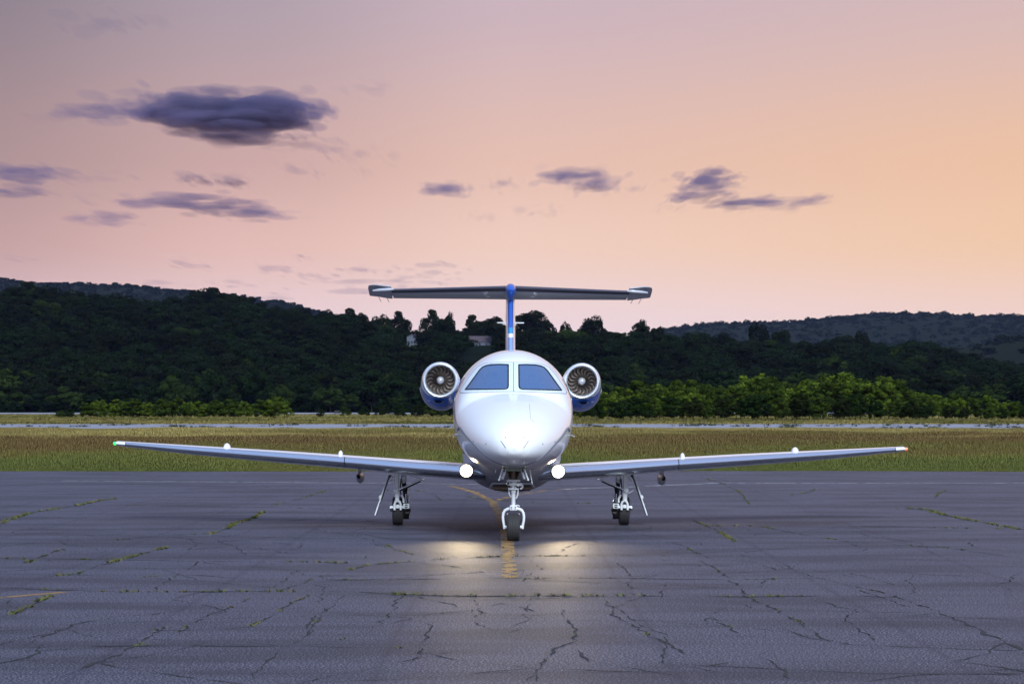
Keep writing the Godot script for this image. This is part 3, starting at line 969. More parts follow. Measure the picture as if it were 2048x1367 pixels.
func make_fuselage() -> void:
	var zs := [7.0, 6.996, 6.985, 6.97]
	var z := 6.95
	while z > 2.3:
		zs.append(z)
		z -= 0.022
	while z > -8.1:
		zs.append(z)
		z -= 0.3
	zs.append(-8.1)
	var rows := []
	for q in zs:
		rows.append(ring(q, 320))
	var pane := polygon(PANE)
	var frame := polygon(FRAME)
	var in_pane := func(p: Vector3) -> bool: return p.z > 2.6 and p.y > 2.5 and Geometry2D.is_point_in_polygon(Vector2(absf(p.x), p.y), pane)
	var in_frame := func(p: Vector3) -> bool: return p.z > 2.6 and p.y > 2.5 and Geometry2D.is_point_in_polygon(Vector2(absf(p.x), p.y), frame)
	# the side windows of the cockpit, seen from the side: z, y
	var side_pane := PackedVector2Array([Vector2(3.25, 2.56), Vector2(3.12, 2.74), Vector2(2.86, 2.86), Vector2(2.45, 2.86), Vector2(2.36, 2.78), Vector2(2.36, 2.54), Vector2(2.45, 2.47), Vector2(3.1, 2.47)])
	var in_side := func(p: Vector3) -> bool: return p.y > 2.4 and p.z > 2.2 and absf(p.x) > 0.5 and Geometry2D.is_point_in_polygon(Vector2(p.z, p.y), side_pane)
	var s := Former.new()
	s.grid(rows, false, true, false, func(p): return in_frame.call(p) or in_side.call(p))
	s.compact()
	var f := piece(s, "fuselage", M.white_paint, jet)
	var front := rows.filter(func(r): return r[0].z > 2.6 and r[0].z < 4.7)
	s = Former.new()
	s.grid(front, false, true, false, func(p): return in_pane.call(p) or not in_frame.call(p))
	s.compact()
	var wf := piece(s, "windscreen_frame", M.frame_blue_grey, jet)
	var flank := rows.filter(func(r): return r[0].z > 2.3 and r[0].z < 3.35)
	for side in [-1.0, 1.0]:
		s = Former.new()
		s.grid(flank, false, true, false, func(p): return p.x * side < 0.0 or not in_side.call(p))
		s.compact()
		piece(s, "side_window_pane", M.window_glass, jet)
	# panel lines round the frame, the post between the panes, the rivets
	for side in [-1.0, 1.0]:
		s = Former.new()
		s.tube(skin_path(FRAME.slice(0, 7), 0.001, side), 0.0045, 6)
		s.tube(skin_path([FRAME[6], FRAME[7], FRAME[8], FRAME[9]], 0.001, side), 0.006, 6)
		piece(s, "panel_line", M.seam_dark, wf)
		s = Former.new()
		var loop := PANE.duplicate()
		loop.append(PANE[0])
		s.tube(skin_path(loop, 0.004, side, 0.02), 0.0135, 8, false)
		var seal := piece(s, "pane_seal", M.black_rubber, wf)
		seal.set_meta("label", "black rubber seal round the windscreen pane")
		# the pane itself, a curved sheet of glass
		s = Former.new()
		var glass := []
		for r in 25:
			var y := lerpf(2.62, 3.1, r / 24.0)
			var row := PackedVector3Array()
			for k in 41:
				var x := lerpf(0.085, 0.9, k / 40.0)
				row.append(Vector3(x * side, y, on_hull(x, y) - 0.006))
			glass.append(row)
		s.grid(glass, false, false, false, func(p): return not Geometry2D.is_point_in_polygon(Vector2(absf(p.x), p.y), pane))
		if s.n[s.n.size() / 2].z < 0:
			for v in s.n.size():
				s.n[v] = -s.n[v]
			for v in range(0, s.i.size(), 3):
				var h := s.i[v + 1]
				s.i[v + 1] = s.i[v + 2]
				s.i[v + 2] = h
		s.compact()
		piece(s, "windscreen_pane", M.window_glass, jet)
		s = Former.new()
		for k in 26:
			for x in [.028, .058]:
				var y := lerpf(2.63, 3.10, k / 25.0)
				s.ball(at(x * side, y, on_hull(x, y) - 0.001, Vector3.ZERO, Vector3.ONE * 0.005), 6)
		for k in 24:
			var x := lerpf(.12, .86, k / 23.0)
			s.ball(at(x * side, 2.605, on_hull(x, 2.605) - 0.001, Vector3.ZERO, Vector3.ONE * 0.005), 6)
		var rv := piece(s, "rivets", M.seam_dark, wf)
		stuff(rv)
		# the silver stripe round the chin
		s = Former.new()
		var line := [[.985, 1.90], [.965, 1.95], [.93, 1.93], [.83, 1.805], [.711, 1.689], [.58, 1.56], [.459, 1.455], [.33, 1.38], [.207, 1.333], [.10, 1.303], [0.0, 1.297]]
		var path := skin_path(line, 0.0, side, 0.04)
		var rad := []
		for k in path.size():
			rad.append(lerpf(0.024, 0.011, minf(1.0, k / (path.size() * 0.7))))
		s.tube(path, rad, 8)
		piece(s, "chin_stripe", M.silver_stripe, f)
		# small probes and vanes by the nose, and the antenna lines on top
		s = Former.new()
		s.tube([Vector3(1.0 * side, 1.82, 4.6), Vector3(1.05 * side, 1.815, 4.62), Vector3(1.09 * side, 1.80, 4.75)], 0.012, 6)
		s.box(Vector3(.06, .02, .05), at(1.02 * side, 1.82, 4.6), 0.004)
		piece(s, "air_probe", M.chrome, jet)
		s = Former.new()
		s.tube(skin_path([[.235, 1.745], [.15, 1.625]], 0.0, side), 0.0055, 6)
		piece(s, "panel_line", M.seam_dark, f)
		for q in [[.70, 1.72], [.48, 1.69], [.155, 1.80]]:
			s = Former.new()
			s.ball(at(q[0] * side, q[1], on_hull(q[0], q[1]), Vector3.ZERO, Vector3(.012, .012, .008)), 8)
			piece(s, "fastener", M.seam_dark, f)
		s = Former.new()
		s.box(Vector3(.17, .018, .35), at(1.12 * side, 2.27, -3.1, Vector3(0, 0, -0.06 * side)), 0.006)
		piece(s, "tail_strake", M.white_paint, jet)
	# a seam down the middle post and one on the nose lid
	s = Former.new()
	s.tube(skin_path([[0.0, 3.13], [0.0, 2.59]], 0.001, 1.0), 0.006, 6)
	piece(s, "panel_line", M.seam_dark, wf)
	s = Former.new()
	s.tube(skin_path([[.27, 2.37], [.275, 2.12], [.34, 2.07]], 0.0, 1.0), 0.003, 5)
	piece(s, "panel_line", M.seam_dark, f)
	# belly fairing under the wing
	s = Former.new()
	rows = []
	for q in [[2.9, 1.16, .30], [2.5, .99, .56], [2.0, .83, .78], [1.3, .70, .92], [0.3, .655, .96], [-1.0, .66, .96], [-2.0, .76, .9], [-3.0, 1.0, .75], [-3.8, 1.35, .4]]:
		var row := PackedVector3Array()
		for k in 33:
			var a := PI * k / 32.0
			row.append(Vector3(-cos(a) * q[2], 1.42 - pow(sin(a), 0.85) * (1.42 - q[1]), q[0]))
		rows.append(row)
	s.grid(smooth_rows(rows, 5))
	piece(s, "belly_fairing", M.grey_paint, jet)
	# ram air scoop: a rounded lip with a dark mouth under it
	s = Former.new()
	s.tube([Vector3(-.41, .80, 2.12), Vector3(-.385, .855, 2.2), Vector3(-.36, .88, 2.22), Vector3(0, .885, 2.26), Vector3(.36, .88, 2.22), Vector3(.385, .855, 2.2), Vector3(.41, .80, 2.12)], .022, 10)
	piece(s, "scoop_lip", M.grey_paint, jet)
	s = Former.new()
	s.box(Vector3(.72, .10, .9), at(0, .835, 1.75, Vector3(0.1, 0, 0)), 0.03)
	piece(s, "scoop_mouth", M.gear_brown, jet)
	# nose wheel bay
	s = Former.new()
	s.box(Vector3(.42, .06, 1.3), at(0, 1.20, 5.35, Vector3(-0.06, 0, 0)), 0.02)
	piece(s, "wheel_bay", M.bay_primer, jet)
	# cockpit: lining, coaming, bulkhead, two seats
	s = Former.new()
	var liner := []
	for q in [4.25, 4.0, 3.7, 3.4, 3.1, 2.8, 2.5, 2.2, 1.9, 1.6]:
		liner.append(ring(q, 120, 0.955))
	var grown := polygon(PANE, 0.03)
	s.grid(liner, false, true, true, func(p): return p.z > 2.5 and p.y > 2.5 and Geometry2D.is_point_in_polygon(Vector2(absf(p.x), p.y), grown) or p.y < 1.6 or in_side.call(p) or (p.z > 3.3 and p.y > 2.45))
	s.compact()
	piece(s, "cockpit_lining", M.liner_grey, jet)
	s = Former.new()
	s.fan(ring(1.6, 60, 0.95), Vector3.BACK)
	piece(s, "bulkhead", M.liner_grey, jet)
	s = Former.new()
	s.box(Vector3(1.7, .10, .55), at(0, 2.53, 3.55, Vector3(0.12, 0, 0)), 0.04)
	piece(s, "coaming", M.coaming_grey, jet)
	for side in [-1.0, 1.0]:
		var seat := Former.new()
		seat.box(Vector3(.44, .62, .12), at(.40 * side, 2.45, 2.35, Vector3(-0.15, 0, 0)), 0.05)
		var so := piece(seat, "seat", M.seat_leather, jet)
		seat = Former.new()
		seat.box(Vector3(.24, .22, .09), at(.40 * side, 2.83, 2.31, Vector3(-0.1, 0, 0)), 0.04)
		piece(seat, "headrest", M.seat_leather, so)
		seat = Former.new()
		seat.box(Vector3(.26, .20, .03), at(.20 * side, 2.76, 2.0), 0.01)
		piece(seat, "side_panel", M.seat_tan, jet)
		seat = Former.new()
		seat.box(Vector3(.30, .22, .03), at(.66 * side, 2.74, 2.0, Vector3(0, 0, -.15 * side)), 0.01)
		piece(seat, "side_panel", M.seat_tan, jet)


func smooth_rows(rows: Array, n: int) -> Array:
	# a Catmull-Rom loft through the given rows
	var out := []
	for r in rows.size() - 1:
		var a: PackedVector3Array = rows[maxi(r - 1, 0)]
		var b: PackedVector3Array = rows[r]
		var c: PackedVector3Array = rows[r + 1]
		var d: PackedVector3Array = rows[mini(r + 2, rows.size() - 1)]
		for j in n + (1 if r == rows.size() - 2 else 0):
			var row := PackedVector3Array()
			for k in b.size():
				row.append(b[k].cubic_interpolate(c[k], a[k], d[k], float(j) / n))
			out.append(row)
	return out


func foil(xc: float, t: float) -> float:
	return 5.0 * t * (0.2969 * sqrt(xc) - 0.126 * xc - 0.3516 * xc * xc + 0.2843 * xc * xc * xc - 0.1036 * xc * xc * xc * xc)


func foil_row(c0: float, c1: float, t: float, n: int) -> Array:
	# points (chord share, height share) from c1 on top round c0 to c1 below; where c0 is 0 it goes round the nose
	var out := []
	if c0 == 0.0:
		for k in 2 * n + 1:
			var u := (k - n) / float(n)
			var xc := c1 * u * u
			out.append(Vector2(xc, foil(xc, t) * (-1.0 if u > 0 else 1.0)))
	else:
		for k in 2 * n + 1:
			var u := (k - n) / float(n)
			var xc := c1 - (c1 - c0) * absf(u)
			out.append(Vector2(xc, foil(xc, t) * (-1.0 if u > 0 else 1.0)))
	return out


func slab(stations: Array, c0: float, c1: float, n := 14, drop := 0.0) -> Array:
	# a lifting surface: stations are [x, z of the nose, chord, height, thickness, tilt]; drop turns the piece down about its front
	var rows := []
	for s in stations:
		var row := PackedVector3Array()
		for q in foil_row(c0, c1, s[4] / s[2], n):
			var v := Vector2(-q.x * s[2], q.y * s[2])
			var hinge := Vector2(-c0 * s[2], 0)
			v = hinge + (v - hinge).rotated(drop)
			v = v.rotated(s[5])
			row.append(Vector3(s[0], s[3] + v.y, s[1] + v.x))
		rows.append(row)
	return rows


func wing_station(x: float) -> Array:
	var tops := [[.5, 1.225], [.9, 1.24], [1.75, 1.281], [3.1, 1.352], [4.5, 1.424], [6.44, 1.508], [7.75, 1.565], [7.97, 1.573]]
	var lows := [[.5, .90], [.9, .93], [1.75, .972], [3.1, 1.085], [4.5, 1.178], [6.44, 1.322], [7.75, 1.452], [7.97, 1.473]]
	var a := along(tops, x)
	var b := along(lows, x)
	return [x, 1.2 - (x - 2.2) * 0.45 + (smoothstep(1.6, .7, x) * 0.25), lerpf(3.0, 1.0, (x - .5) / 7.47), (a + b) * 0.5, a - b, 0.012]


func make_wing(s: float) -> void:
	var flip := func(rows: Array) -> Array:
		return rows.map(func(r):
			var o := PackedVector3Array()
			for p in r:
				o.append(Vector3(p.x * s, p.y, p.z))
			return o)
	var st := []
	for k in 31:
		st.append(wing_station(lerpf(.5, 7.77, k / 30.0)))
	var k := Former.new()
	k.grid(flip.call(slab(st, 0.09, 1.0)))
	var w := piece(k, "wing", M.white_paint, jet)
	for part in [[.5, 3.23], [3.245, 7.76]]:
		k = Former.new()
		st = []
		for j in 16:
			st.append(wing_station(lerpf(part[0], part[1], j / 15.0)))
		k.grid(flip.call(slab(st, 0.0, 0.088, 12)))
		piece(k, "leading_edge", M.leading_metal, w).set_meta("label", "polished metal strip along the wing's front edge")
	k = Former.new()
	st = []
	for j in 6:
		st.append(wing_station(lerpf(7.772, 7.97, j / 5.0)))
	var rows: Array = flip.call(slab(st, 0.0, 1.0, 16))
	k.grid(rows)
	k.fan(rows[-1], Vector3(s, 0, 0))
	piece(k, "wing_tip", M.white_paint, w)
	k = Former.new()
	var tip := wing_station(7.97)
	k.ball(at(8.0 * s, tip[3], tip[1] - 0.10, Vector3.ZERO, Vector3(.035, .032, .10)), 14)
	piece(k, "navigation_light", M.green_lamp_glow if s < 0 else M.red_lamp_glow, w).set_meta("label", "glowing green wing tip lamp" if s < 0 else "warm red wing tip lamp")
	# rounded fences standing on top
	for q in [[5.66, .16, .105], [3.34, .11, .105]]:
		k = Former.new()
		var a := wing_station(q[0])
		rows = []
		for j in 13:
			var f := j / 12.0
			var h: float = sin(acos(clampf(1.0 - 2.0 * minf(f * 1.15, 1.0), -1, 1))) * 0.5 + 0.5 * smoothstep(0.0, 0.3, f) * (1.0 - f)
			var row := PackedVector3Array()
			for e in 17:
				var b := PI * e / 16.0
				row.append(Vector3(s * (a[0] + cos(b) * q[1] * 0.5 * sqrt(maxf(h, 0.02))), a[3] + a[4] * 0.36 + sin(b) * (q[2] + a[4] * 0.14) * h, a[1] - 0.12 * a[2] - f * 0.55))
			rows.append(row)
		k.grid(rows)
		piece(k, "wing_fence", M.white_paint, w)
	# flap track pod hanging at the rear
	k = Former.new()
	var path := []
	var rad := []
	for j in 12:
		var f := j / 11.0
		path.append(Vector3(3.01 * s, .93 - .05 * sin(f * PI), -0.25 - f * 1.35))
		rad.append(.082 * pow(sin(clampf(f * 0.92 + 0.08, 0, 1) * PI), 0.55))
	k.tube(path, rad, 16, false, 1.3)
	k.box(Vector3(.05, .2, .7), at(3.01 * s, 1.0, -0.85), 0.02)
	piece(k, "flap_pod", M.grey_paint, w)


func make_engine(s: float) -> void:
	var e := Vector3(1.46 * s, 2.855, -2.4)
	# the polished intake lip
	var k := Former.new()
	var prof := [Vector2(-.30, .292), Vector2(-.2, .291), Vector2(-.10, .296), Vector2(-.05, .304), Vector2(-.015, .318), Vector2(0, .335), Vector2(-.012, .353), Vector2(-.045, .367), Vector2(-.10, .378)]
	k.lathe(prof, Transform3D(Basis(), e), 64)
	var cowl := Former.new()
	var rows := []
	for q in [[-.102, 0.0, .376, .376], [-.2, -.02, .392, .392], [-.4, -.065, .412, .418], [-.7, -.12, .43, .442], [-1.1, -.165, .44, .458], [-1.6, -.17, .435, .45], [-2.2, -.15, .385, .39], [-2.8, -.11, .30, .30], [-3.1, -.09, .25, .25]]:
		var row := PackedVector3Array()
		for j in 128:
			var a := TAU * j / 128.0
			row.append(e + Vector3(cos(a) * q[2] * s, q[1] + sin(a) * q[3], q[0]))
		rows.append(row)
	var white := Color(.80, .80, .80)
	var blue := Color(.012, .14, .66)
	var line := Color(.7, .75, .8)
	cowl.grid(smooth_rows(rows, 8), false, true, false, null, func(_r, _k, p: Vector3) -> Color:
		var q := (p - e) * Vector3(s, 1, 1)
		var a := rad_to_deg(atan2(q.y + 0.1, q.x))   # 0 points away from the fuselage, -90 down
		var edge := 14.0 - smoothstep(-.40, -.1, q.z) * 60.0
		if q.x < 0:
			a = 180.0 - a if a > 0 else -180.0 - a
			edge = 34.0 - smoothstep(-.40, -.1, q.z) * 55.0
		if a > edge:
			return white
		return blue)
	var n := piece(cowl, "engine_nacelle", M.nacelle_paint, jet)
	n.set_meta("label", "engine cowling, white above and blue below")
	piece(k, "intake_lip", M.polished_metal, n)
	k = Former.new()
	k.lathe([Vector2(-.30, .293), Vector2(-.62, .293)], Transform3D(Basis(), e), 48, false, true)
	var back := PackedVector3Array()
	for j in 48:
		back.append(e + Vector3(cos(TAU * j / 48.0) * .293, sin(TAU * j / 48.0) * .293, -.62))
	k.fan(back, Vector3.BACK)
	piece(k, "intake_duct", M.duct_grey, n)
	k = Former.new()
	k.lathe([Vector2(-3.1, .25), Vector2(-2.7, .24)], Transform3D(Basis(), e + Vector3(0, -.09, 0)), 40, false, true)
	piece(k, "exhaust", M.dark_metal, n)
	# oval scoop under the lip: a short open duct
	k = Former.new()
	rows = []
	for q in [[-.34, .95], [-.16, 1.0], [-.145, 1.06], [-.15, 1.14], [-.18, 1.2], [-.40, 1.22]]:
		var row := PackedVector3Array()
		for j in 32:
			var a := TAU * j / 32.0
			row.append(e + Vector3(.035 * s + cos(a) * .085 * q[1], -.437 + sin(a) * .033 * q[1], q[0]))
		rows.append(row)
	var strips := []
	for j in 32:
		var row := PackedVector3Array()
		for r in rows:
			row.append(r[j])
		strips.append(row)
	k.grid(strips, true, false)
	piece(k, "scoop_duct", M.duct_grey, n)
	# white pinstripe round the blue
	for half in [-1.0, 1.0]:
		k = Former.new()
		var path := []
		for j in 24:
			var f := j / 23.0
			var a := deg_to_rad(lerpf(-58.0, 2.0, f))
			var z := lerpf(-.42, -1.1, f)
			var q := lerpf(.412, .44, f)
			path.append(e + Vector3(cos(a) * (q + .004) * half, lerpf(-.068, -.165, f) + sin(a) * (lerpf(.42, .458, f) + .004), z))
		k.tube(path.slice(0, 24), .0055, 6)
		piece(k, "pinstripe", M.white_paint, n)
	# fan
	k = Former.new()
	k.lathe([Vector2(-.30, .084), Vector2(-.20, .082), Vector2(-.13, .070), Vector2(-.09, .048), Vector2(-.068, .022), Vector2(-.064, .001)], Transform3D(Basis(), e), 32)
	var fan := piece(k, "fan_spinner", M.spinner_metal, jet)
	k = Former.new()
	for face in [1.0, -1.0]:
		rows = []
		for r in 9:
			var f := r / 8.0
			var radius := lerpf(.075, .287, f)
			var lean := 0.55 * sin(f * 2.4) - 0.22 * f
			var row := PackedVector3Array()
			for c in 7:
				var u := c / 6.0 - 0.5
				var a := lean + u * TAU / 17.0 * lerpf(.95, .74, f)
				row.append(Vector3(cos(a) * radius, sin(a) * radius, -.20 + u * lerpf(.08, .05, f) + .012 * (0.25 - u * u) + face * .003 * (1.0 - absf(u) * 1.8)))
			rows.append(row)
		k.grid(rows)
	var blade := k.mesh()
	for j in 17:
		var b := placed(blade, "blade", M.fan_metal, fan)
		b.transform = Transform3D(Basis(Vector3.BACK, TAU * j / 17.0 + .1).scaled_local(Vector3(1, -1, 1)) if s < 0 else Basis(Vector3.BACK, TAU * j / 17.0), e)
	# pylon to the fuselage
	k = Former.new()
	rows = []
	for x in [.60, .85, 1.0, 1.12, 1.2]:
		var row := PackedVector3Array()
		for q in foil_row(0.0, 1.0, .12, 10):
			row.append(Vector3(x * s, 2.74 + q.y * 1.9, e.z - .42 - q.x * 1.9))
		rows.append(row)
	k.grid(rows)
	piece(k, "engine_pylon", M.blue_paint, jet)


func make_tail() -> void:
	# the fin: rows go up, the section lies flat
	var fin := func(y0: float, y1: float, c0: float, c1: float, steps: int) -> Array:
		var rows := []
		for j in steps + 1:
			var y := lerpf(y0, y1, j / float(steps))
			var f := (y - 3.2) / 1.7
			var nose := lerpf(-4.2, -6.0, f)
			var chord := lerpf(3.1, 2.1, f)
			var row := PackedVector3Array()
			for q in foil_row(c0, c1, lerpf(.225, .20, f) / chord, 12):
				row.append(Vector3(q.y * chord, y, nose - q.x * chord))
			rows.append(row)
		return rows
	var k := Former.new()
	k.grid(fin.call(2.9, 4.9, .05, 1.0, 12))
	var f := piece(k, "tail_fin", M.white_paint, jet)
	for q in [[4.032, 4.85, M.blue_paint, "blue stripe up the fin"], [3.902, 4.03, M.cyan_paint, "bright cyan block on the fin"], [3.812, 3.90, M.white_paint, ""], [3.1, 3.81, M.lilac_paint, "pale lilac stripe on the fin"]]:
		k = Former.new()
		k.grid(fin.call(q[0], q[1], 0.0, .052, 4))
		var o := piece(k, "fin_stripe", q[2], f)
		if q[3]:
			o.set_meta("label", q[3])
	# bullet at the top
	k = Former.new()
	var rows := []
	for q in [[-5.36, .02, 4.86, 4.84], [-5.42, .06, 4.93, 4.76], [-5.55, .10, 4.985, 4.69], [-5.8, .132, 5.02, 4.63], [-6.3, .14, 5.03, 4.60], [-7.0, .135, 5.0, 4.62], [-7.7, .10, 4.95, 4.68], [-8.3, .02, 4.86, 4.80]]:
		var row := PackedVector3Array()
		for j in 32:
			var a := TAU * j / 32.0
			var mid: float = lerpf(q[2], q[3], 0.45)
			row.append(Vector3(cos(a) * q[1] * (1.0 if sin(a) > 0 else lerpf(1.0, .72, -sin(a))), mid + sin(a) * (q[2] - mid if sin(a) > 0 else mid - q[3]), q[0]))
		rows.append(row)
	k.grid(smooth_rows(rows, 5), false, true)
	piece(k, "tail_bullet", M.blue_paint, jet)
	for s in [-1.0, 1.0]:
		var st := []
		for j in 13:
			var f2 := j / 12.0
			st.append([lerpf(.1, 2.66, f2) * s, lerpf(-5.85, -7.0, f2), lerpf(1.75, 1.2, f2), lerpf(4.93, 4.905, f2), lerpf(.165, .12, f2), 0.075])
		k = Former.new()
		k.grid(slab(st, .10, .68))
		var h := piece(k, "horizontal_tail", M.grey_paint, jet)
		k = Former.new()
		k.grid(slab(st, 0.0, .098, 8))
		piece(k, "leading_edge", M.tail_boot, h).set_meta("label", "dark de-icing strip along the tail's front edge")
		k = Former.new()
		k.grid(slab(st, .685, 1.0, 8, 0.10))
		piece(k, "elevator", M.grey_paint, h)
		# the horn of the elevator, nose up
		st = []
		for q in [[2.68, -7.0, 1.2, 4.99, .10], [2.85, -7.02, 1.2, 5.01, .09], [3.0, -7.06, 1.17, 5.03, .08], [3.12, -7.14, 1.1, 5.03, .065], [3.19, -7.26, .98, 5.015, .05], [3.21, -7.45, .75, 4.98, .03]]:
			st.append([q[0] * s, q[1], q[2], q[3], q[4], 0.19])
		k = Former.new()
		k.grid(slab(st, 0.0, 1.0, 14))
		piece(k, "elevator_horn", M.grey_paint, h)
		k = Former.new()
		k.tube([Vector3(2.62 * s, 4.925, -6.98), Vector3(2.72 * s, 4.92, -6.93), Vector3(2.95 * s, 4.905, -7.0), Vector3(3.08 * s, 4.895, -7.06)], [.02, .038, .036, .02], 10)
		piece(k, "mass_balance", M.grey_paint, h)
		# actuator fairing below, static wicks behind
		k = Former.new()
		k.tube([Vector3(.52 * s, 4.845, -6.2), Vector3(.56 * s, 4.84, -6.3), Vector3(.56 * s, 4.83, -6.7), Vector3(.56 * s, 4.80, -7.1)], [.02, .05, .045, .01], 10)
		k.box(Vector3(.10, .05, .3), at(.50 * s, 4.80, -7.2), 0.015)
		piece(k, "hinge_fairing", M.white_paint, h)
		for x in [2.82, 3.0]:
			k = Former.new()
			k.tube([Vector3(x * s, 4.80, -8.15), Vector3((x - .05) * s, 4.70, -8.3)], .006, 5)
			piece(k, "static_wick", M.black_rubber, h)
		k = Former.new()
		k.box(Vector3(.20, .018, .30), at(.19 * s, 4.14, -5.35), 0.006)
		k.tube([Vector3(.10 * s, 4.09, -5.2), Vector3(.13 * s, 4.14, -5.3)], .012, 6)
		piece(k, "fin_strake", M.white_paint, jet)


func wheel(parent: Node3D, x: float, y: float, z: float, r: float, half: float, rim_mat: Material) -> void:
	var turn := Transform3D(Basis(Vector3.UP, PI / 2), Vector3(x, y, z))
	var prof := []
	var outer := []
	# rounded shoulders, flat tread with four grooves
	outer.append(Vector2(-half * .82, r * .58))
	outer.append(Vector2(-half * .98, r * .70))
	outer.append(Vector2(-half, r * .80))
	outer.append(Vector2(-half * .96, r * .90))
	outer.append(Vector2(-half * .84, r * .965))
	for g in [-.55, -.2, .2, .55]:
		outer.append(Vector2(half * (g - .055), r * (1.0 - .02 * absf(g))))
		outer.append(Vector2(half * (g - .045), r * .965))
		outer.append(Vector2(half * (g + .045), r * .965))
		outer.append(Vector2(half * (g + .055), r * (1.0 - .02 * absf(g))))
	for q in [[.84, .965], [.96, .90], [1.0, .80], [.98, .70], [.82, .58]]:
		outer.append(Vector2(half * q[0], r * q[1]))
	for q in outer:
		prof.append(q)
	var s := Former.new()
	s.lathe(prof, turn, 56)
	piece(s, "tyre", M.tyre_rubber, parent)
	s = Former.new()
	s.lathe([Vector2(-half * .8, r * .59), Vector2(-half * .84, r * .52), Vector2(-half * .5, r * .45), Vector2(-half * .45, r * .2), Vector2(-half * .8, r * .16), Vector2(-half * .8, .001)], turn, 32)
	s.lathe([Vector2(half * .8, r * .59), Vector2(half * .84, r * .52), Vector2(half * .5, r * .45), Vector2(half * .45, r * .2), Vector2(half * .8, r * .16), Vector2(half * .8, .001)], turn, 32)
	piece(s, "rim", rim_mat, parent)


func make_nose_gear() -> void:
	var z := 5.9
	var s := Former.new()
	s.tube([Vector3(0, .60, z), Vector3(0, .86, z)], .034, 20)
	var g := piece(s, "nose_gear", M.gear_white, jet)
	g.set_meta("label", "nose landing gear with one wheel in a white fork")
	wheel(g, 0, .242, z, .242, .113, M.gear_white)
	s = Former.new()
	s.tube([Vector3(0, .84, z), Vector3(0, .90, z), Vector3(0, 1.02, z)], [.045, .056, .056], 20)
	for q in [[0, .98, .20, .035], [0, 1.045, .24, .04], [0, .90, .17, .03]]:
		s.box(Vector3(q[2], q[3], .12), at(q[0], q[1], z + .02), 0.01)
	piece(s, "upper_cylinder", M.gear_white, g)
	s = Former.new()
	s.box(Vector3(.13, .095, .14), at(0, .575, z), 0.012)
	for side in [-1.0, 1.0]:
		s.tube([Vector3(.05 * side, .565, z), Vector3(.10 * side, .553, z), Vector3(.145 * side, .53, z), Vector3(.172 * side, .485, z), Vector3(.182 * side, .42, z), Vector3(.178 * side, .35, z), Vector3(.165 * side, .29, z), Vector3(.158 * side, .21, z)], [.03, .028, .026, .025, .024, .023, .022, .02], 12)
	piece(s, "fork", M.gear_white, g)
	s = Former.new()
	for q in [[-.035, .588], [.035, .588], [-.03, .563], [.03, .563]]:
		s = Former.new()
		s.box(Vector3(.022, .012, .02), at(q[0], q[1], z + .068), 0.002)
		piece(s, "fork_slot", M.black_rubber, g)
	s = Former.new()
	s.tube([Vector3(-.175, .242, z), Vector3(.175, .242, z)], .018, 12)
	for side in [-1.0, 1.0]:
		s.tube([Vector3(.12 * side, .242, z), Vector3(.155 * side, .242, z)], .03, 12)
	piece(s, "axle", M.gear_white, g)
	s = Former.new()
	for side in [-1.0, 1.0]:
		s = Former.new()
		s.tube([Vector3(.075 * side, .43, z - .05), Vector3(.10 * side, .47, z)], .012, 6)
		piece(s, "tyre_scraper", M.gear_white, g)
	# steering unit, links, hoses
	s = Former.new()
	s.tube([Vector3(.06, .965, z + .07), Vector3(.15, .985, z + .07)], .03, 10)
	s.tube([Vector3(.15, .985, z + .07), Vector3(.16, .93, z + .05), Vector3(.12, .90, z + .05)], .018, 8)
	piece(s, "steering_unit", M.gear_white, g)
	for q in [[[Vector3(-.09, 1.0, z + .07), Vector3(-.09, 1.0, z + .11)], .032, "steering_motor"], [[Vector3(-.085, .92, z), Vector3(-.07, .80, z + .03), Vector3(-.04, .76, z)], .01, "link_rod"], [[Vector3(.085, .92, z), Vector3(.075, .80, z + .03), Vector3(.05, .74, z)], .013, "link_rod"], [[Vector3(.05, .62, z - .1), Vector3(.11, .60, z - .1)], .012, "link_rod"]]:
		s = Former.new()
		s.tube(q[0], q[1], 10)
		piece(s, q[2], M.gear_white, g)
	s = Former.new()
	s.tube([Vector3(.02, .95, z + .09), Vector3(.10, .94, z + .12), Vector3(.13, 1.0, z + .06), Vector3(.03, 1.1, z)], .008, 6)
	s.tube([Vector3(-.02, .93, z + .09), Vector3(-.11, .96, z + .1), Vector3(-.10, 1.05, z + .02)], .008, 6)
	s.tube([Vector3(-.09, 1.0, z + .11), Vector3(-.09, 1.0, z + .118)], .022, 12)
	piece(s, "hoses", M.hose_black, g)
	s = Former.new()
	s.tube([Vector3(0, 1.02, z), Vector3(0, 1.3, z)], .05, 14)
	for side in [-1.0, 1.0]:
		s.tube([Vector3(.04 * side, 1.05, z - .05), Vector3(.09 * side, 1.28, z - .12)], .022, 8)
		s.box(Vector3(.02, .20, .3), at(.105 * side, 1.20, z - .15, Vector3(0, 0, -.3 * side)), 0.004)
	piece(s, "drag_brace", M.gear_brown, g)
	for side in [-1.0, 1.0]:
		s = Former.new()
		s.box(Vector3(.028, .22, .62), at(.205 * side, 1.155, z + .05, Vector3(0, 0.05 * side, .33 * side)), 0.008)
		s.box(Vector3(.05, .13, .42), at(.175 * side, 1.14, z + .08, Vector3(0, 0, .33 * side)), 0.012)
		s.tube([Vector3(.13 * side, 1.25, z + .1), Vector3(.15 * side, 1.16, z + .12)], .012, 6)
		piece(s, "nose_gear_door", M.gear_white, g)
	s = Former.new()
	s.tube([Vector3(.285, 1.23, z), Vector3(.325, .99, z)], .009, 6)
	piece(s, "door_rod", M.gear_white, g)
	s = Former.new()
	s.tube([Vector3(-.30, 1.24, z), Vector3(-.315, 1.18, z)], .007, 6)
	piece(s, "door_rod", M.gear_white, g)


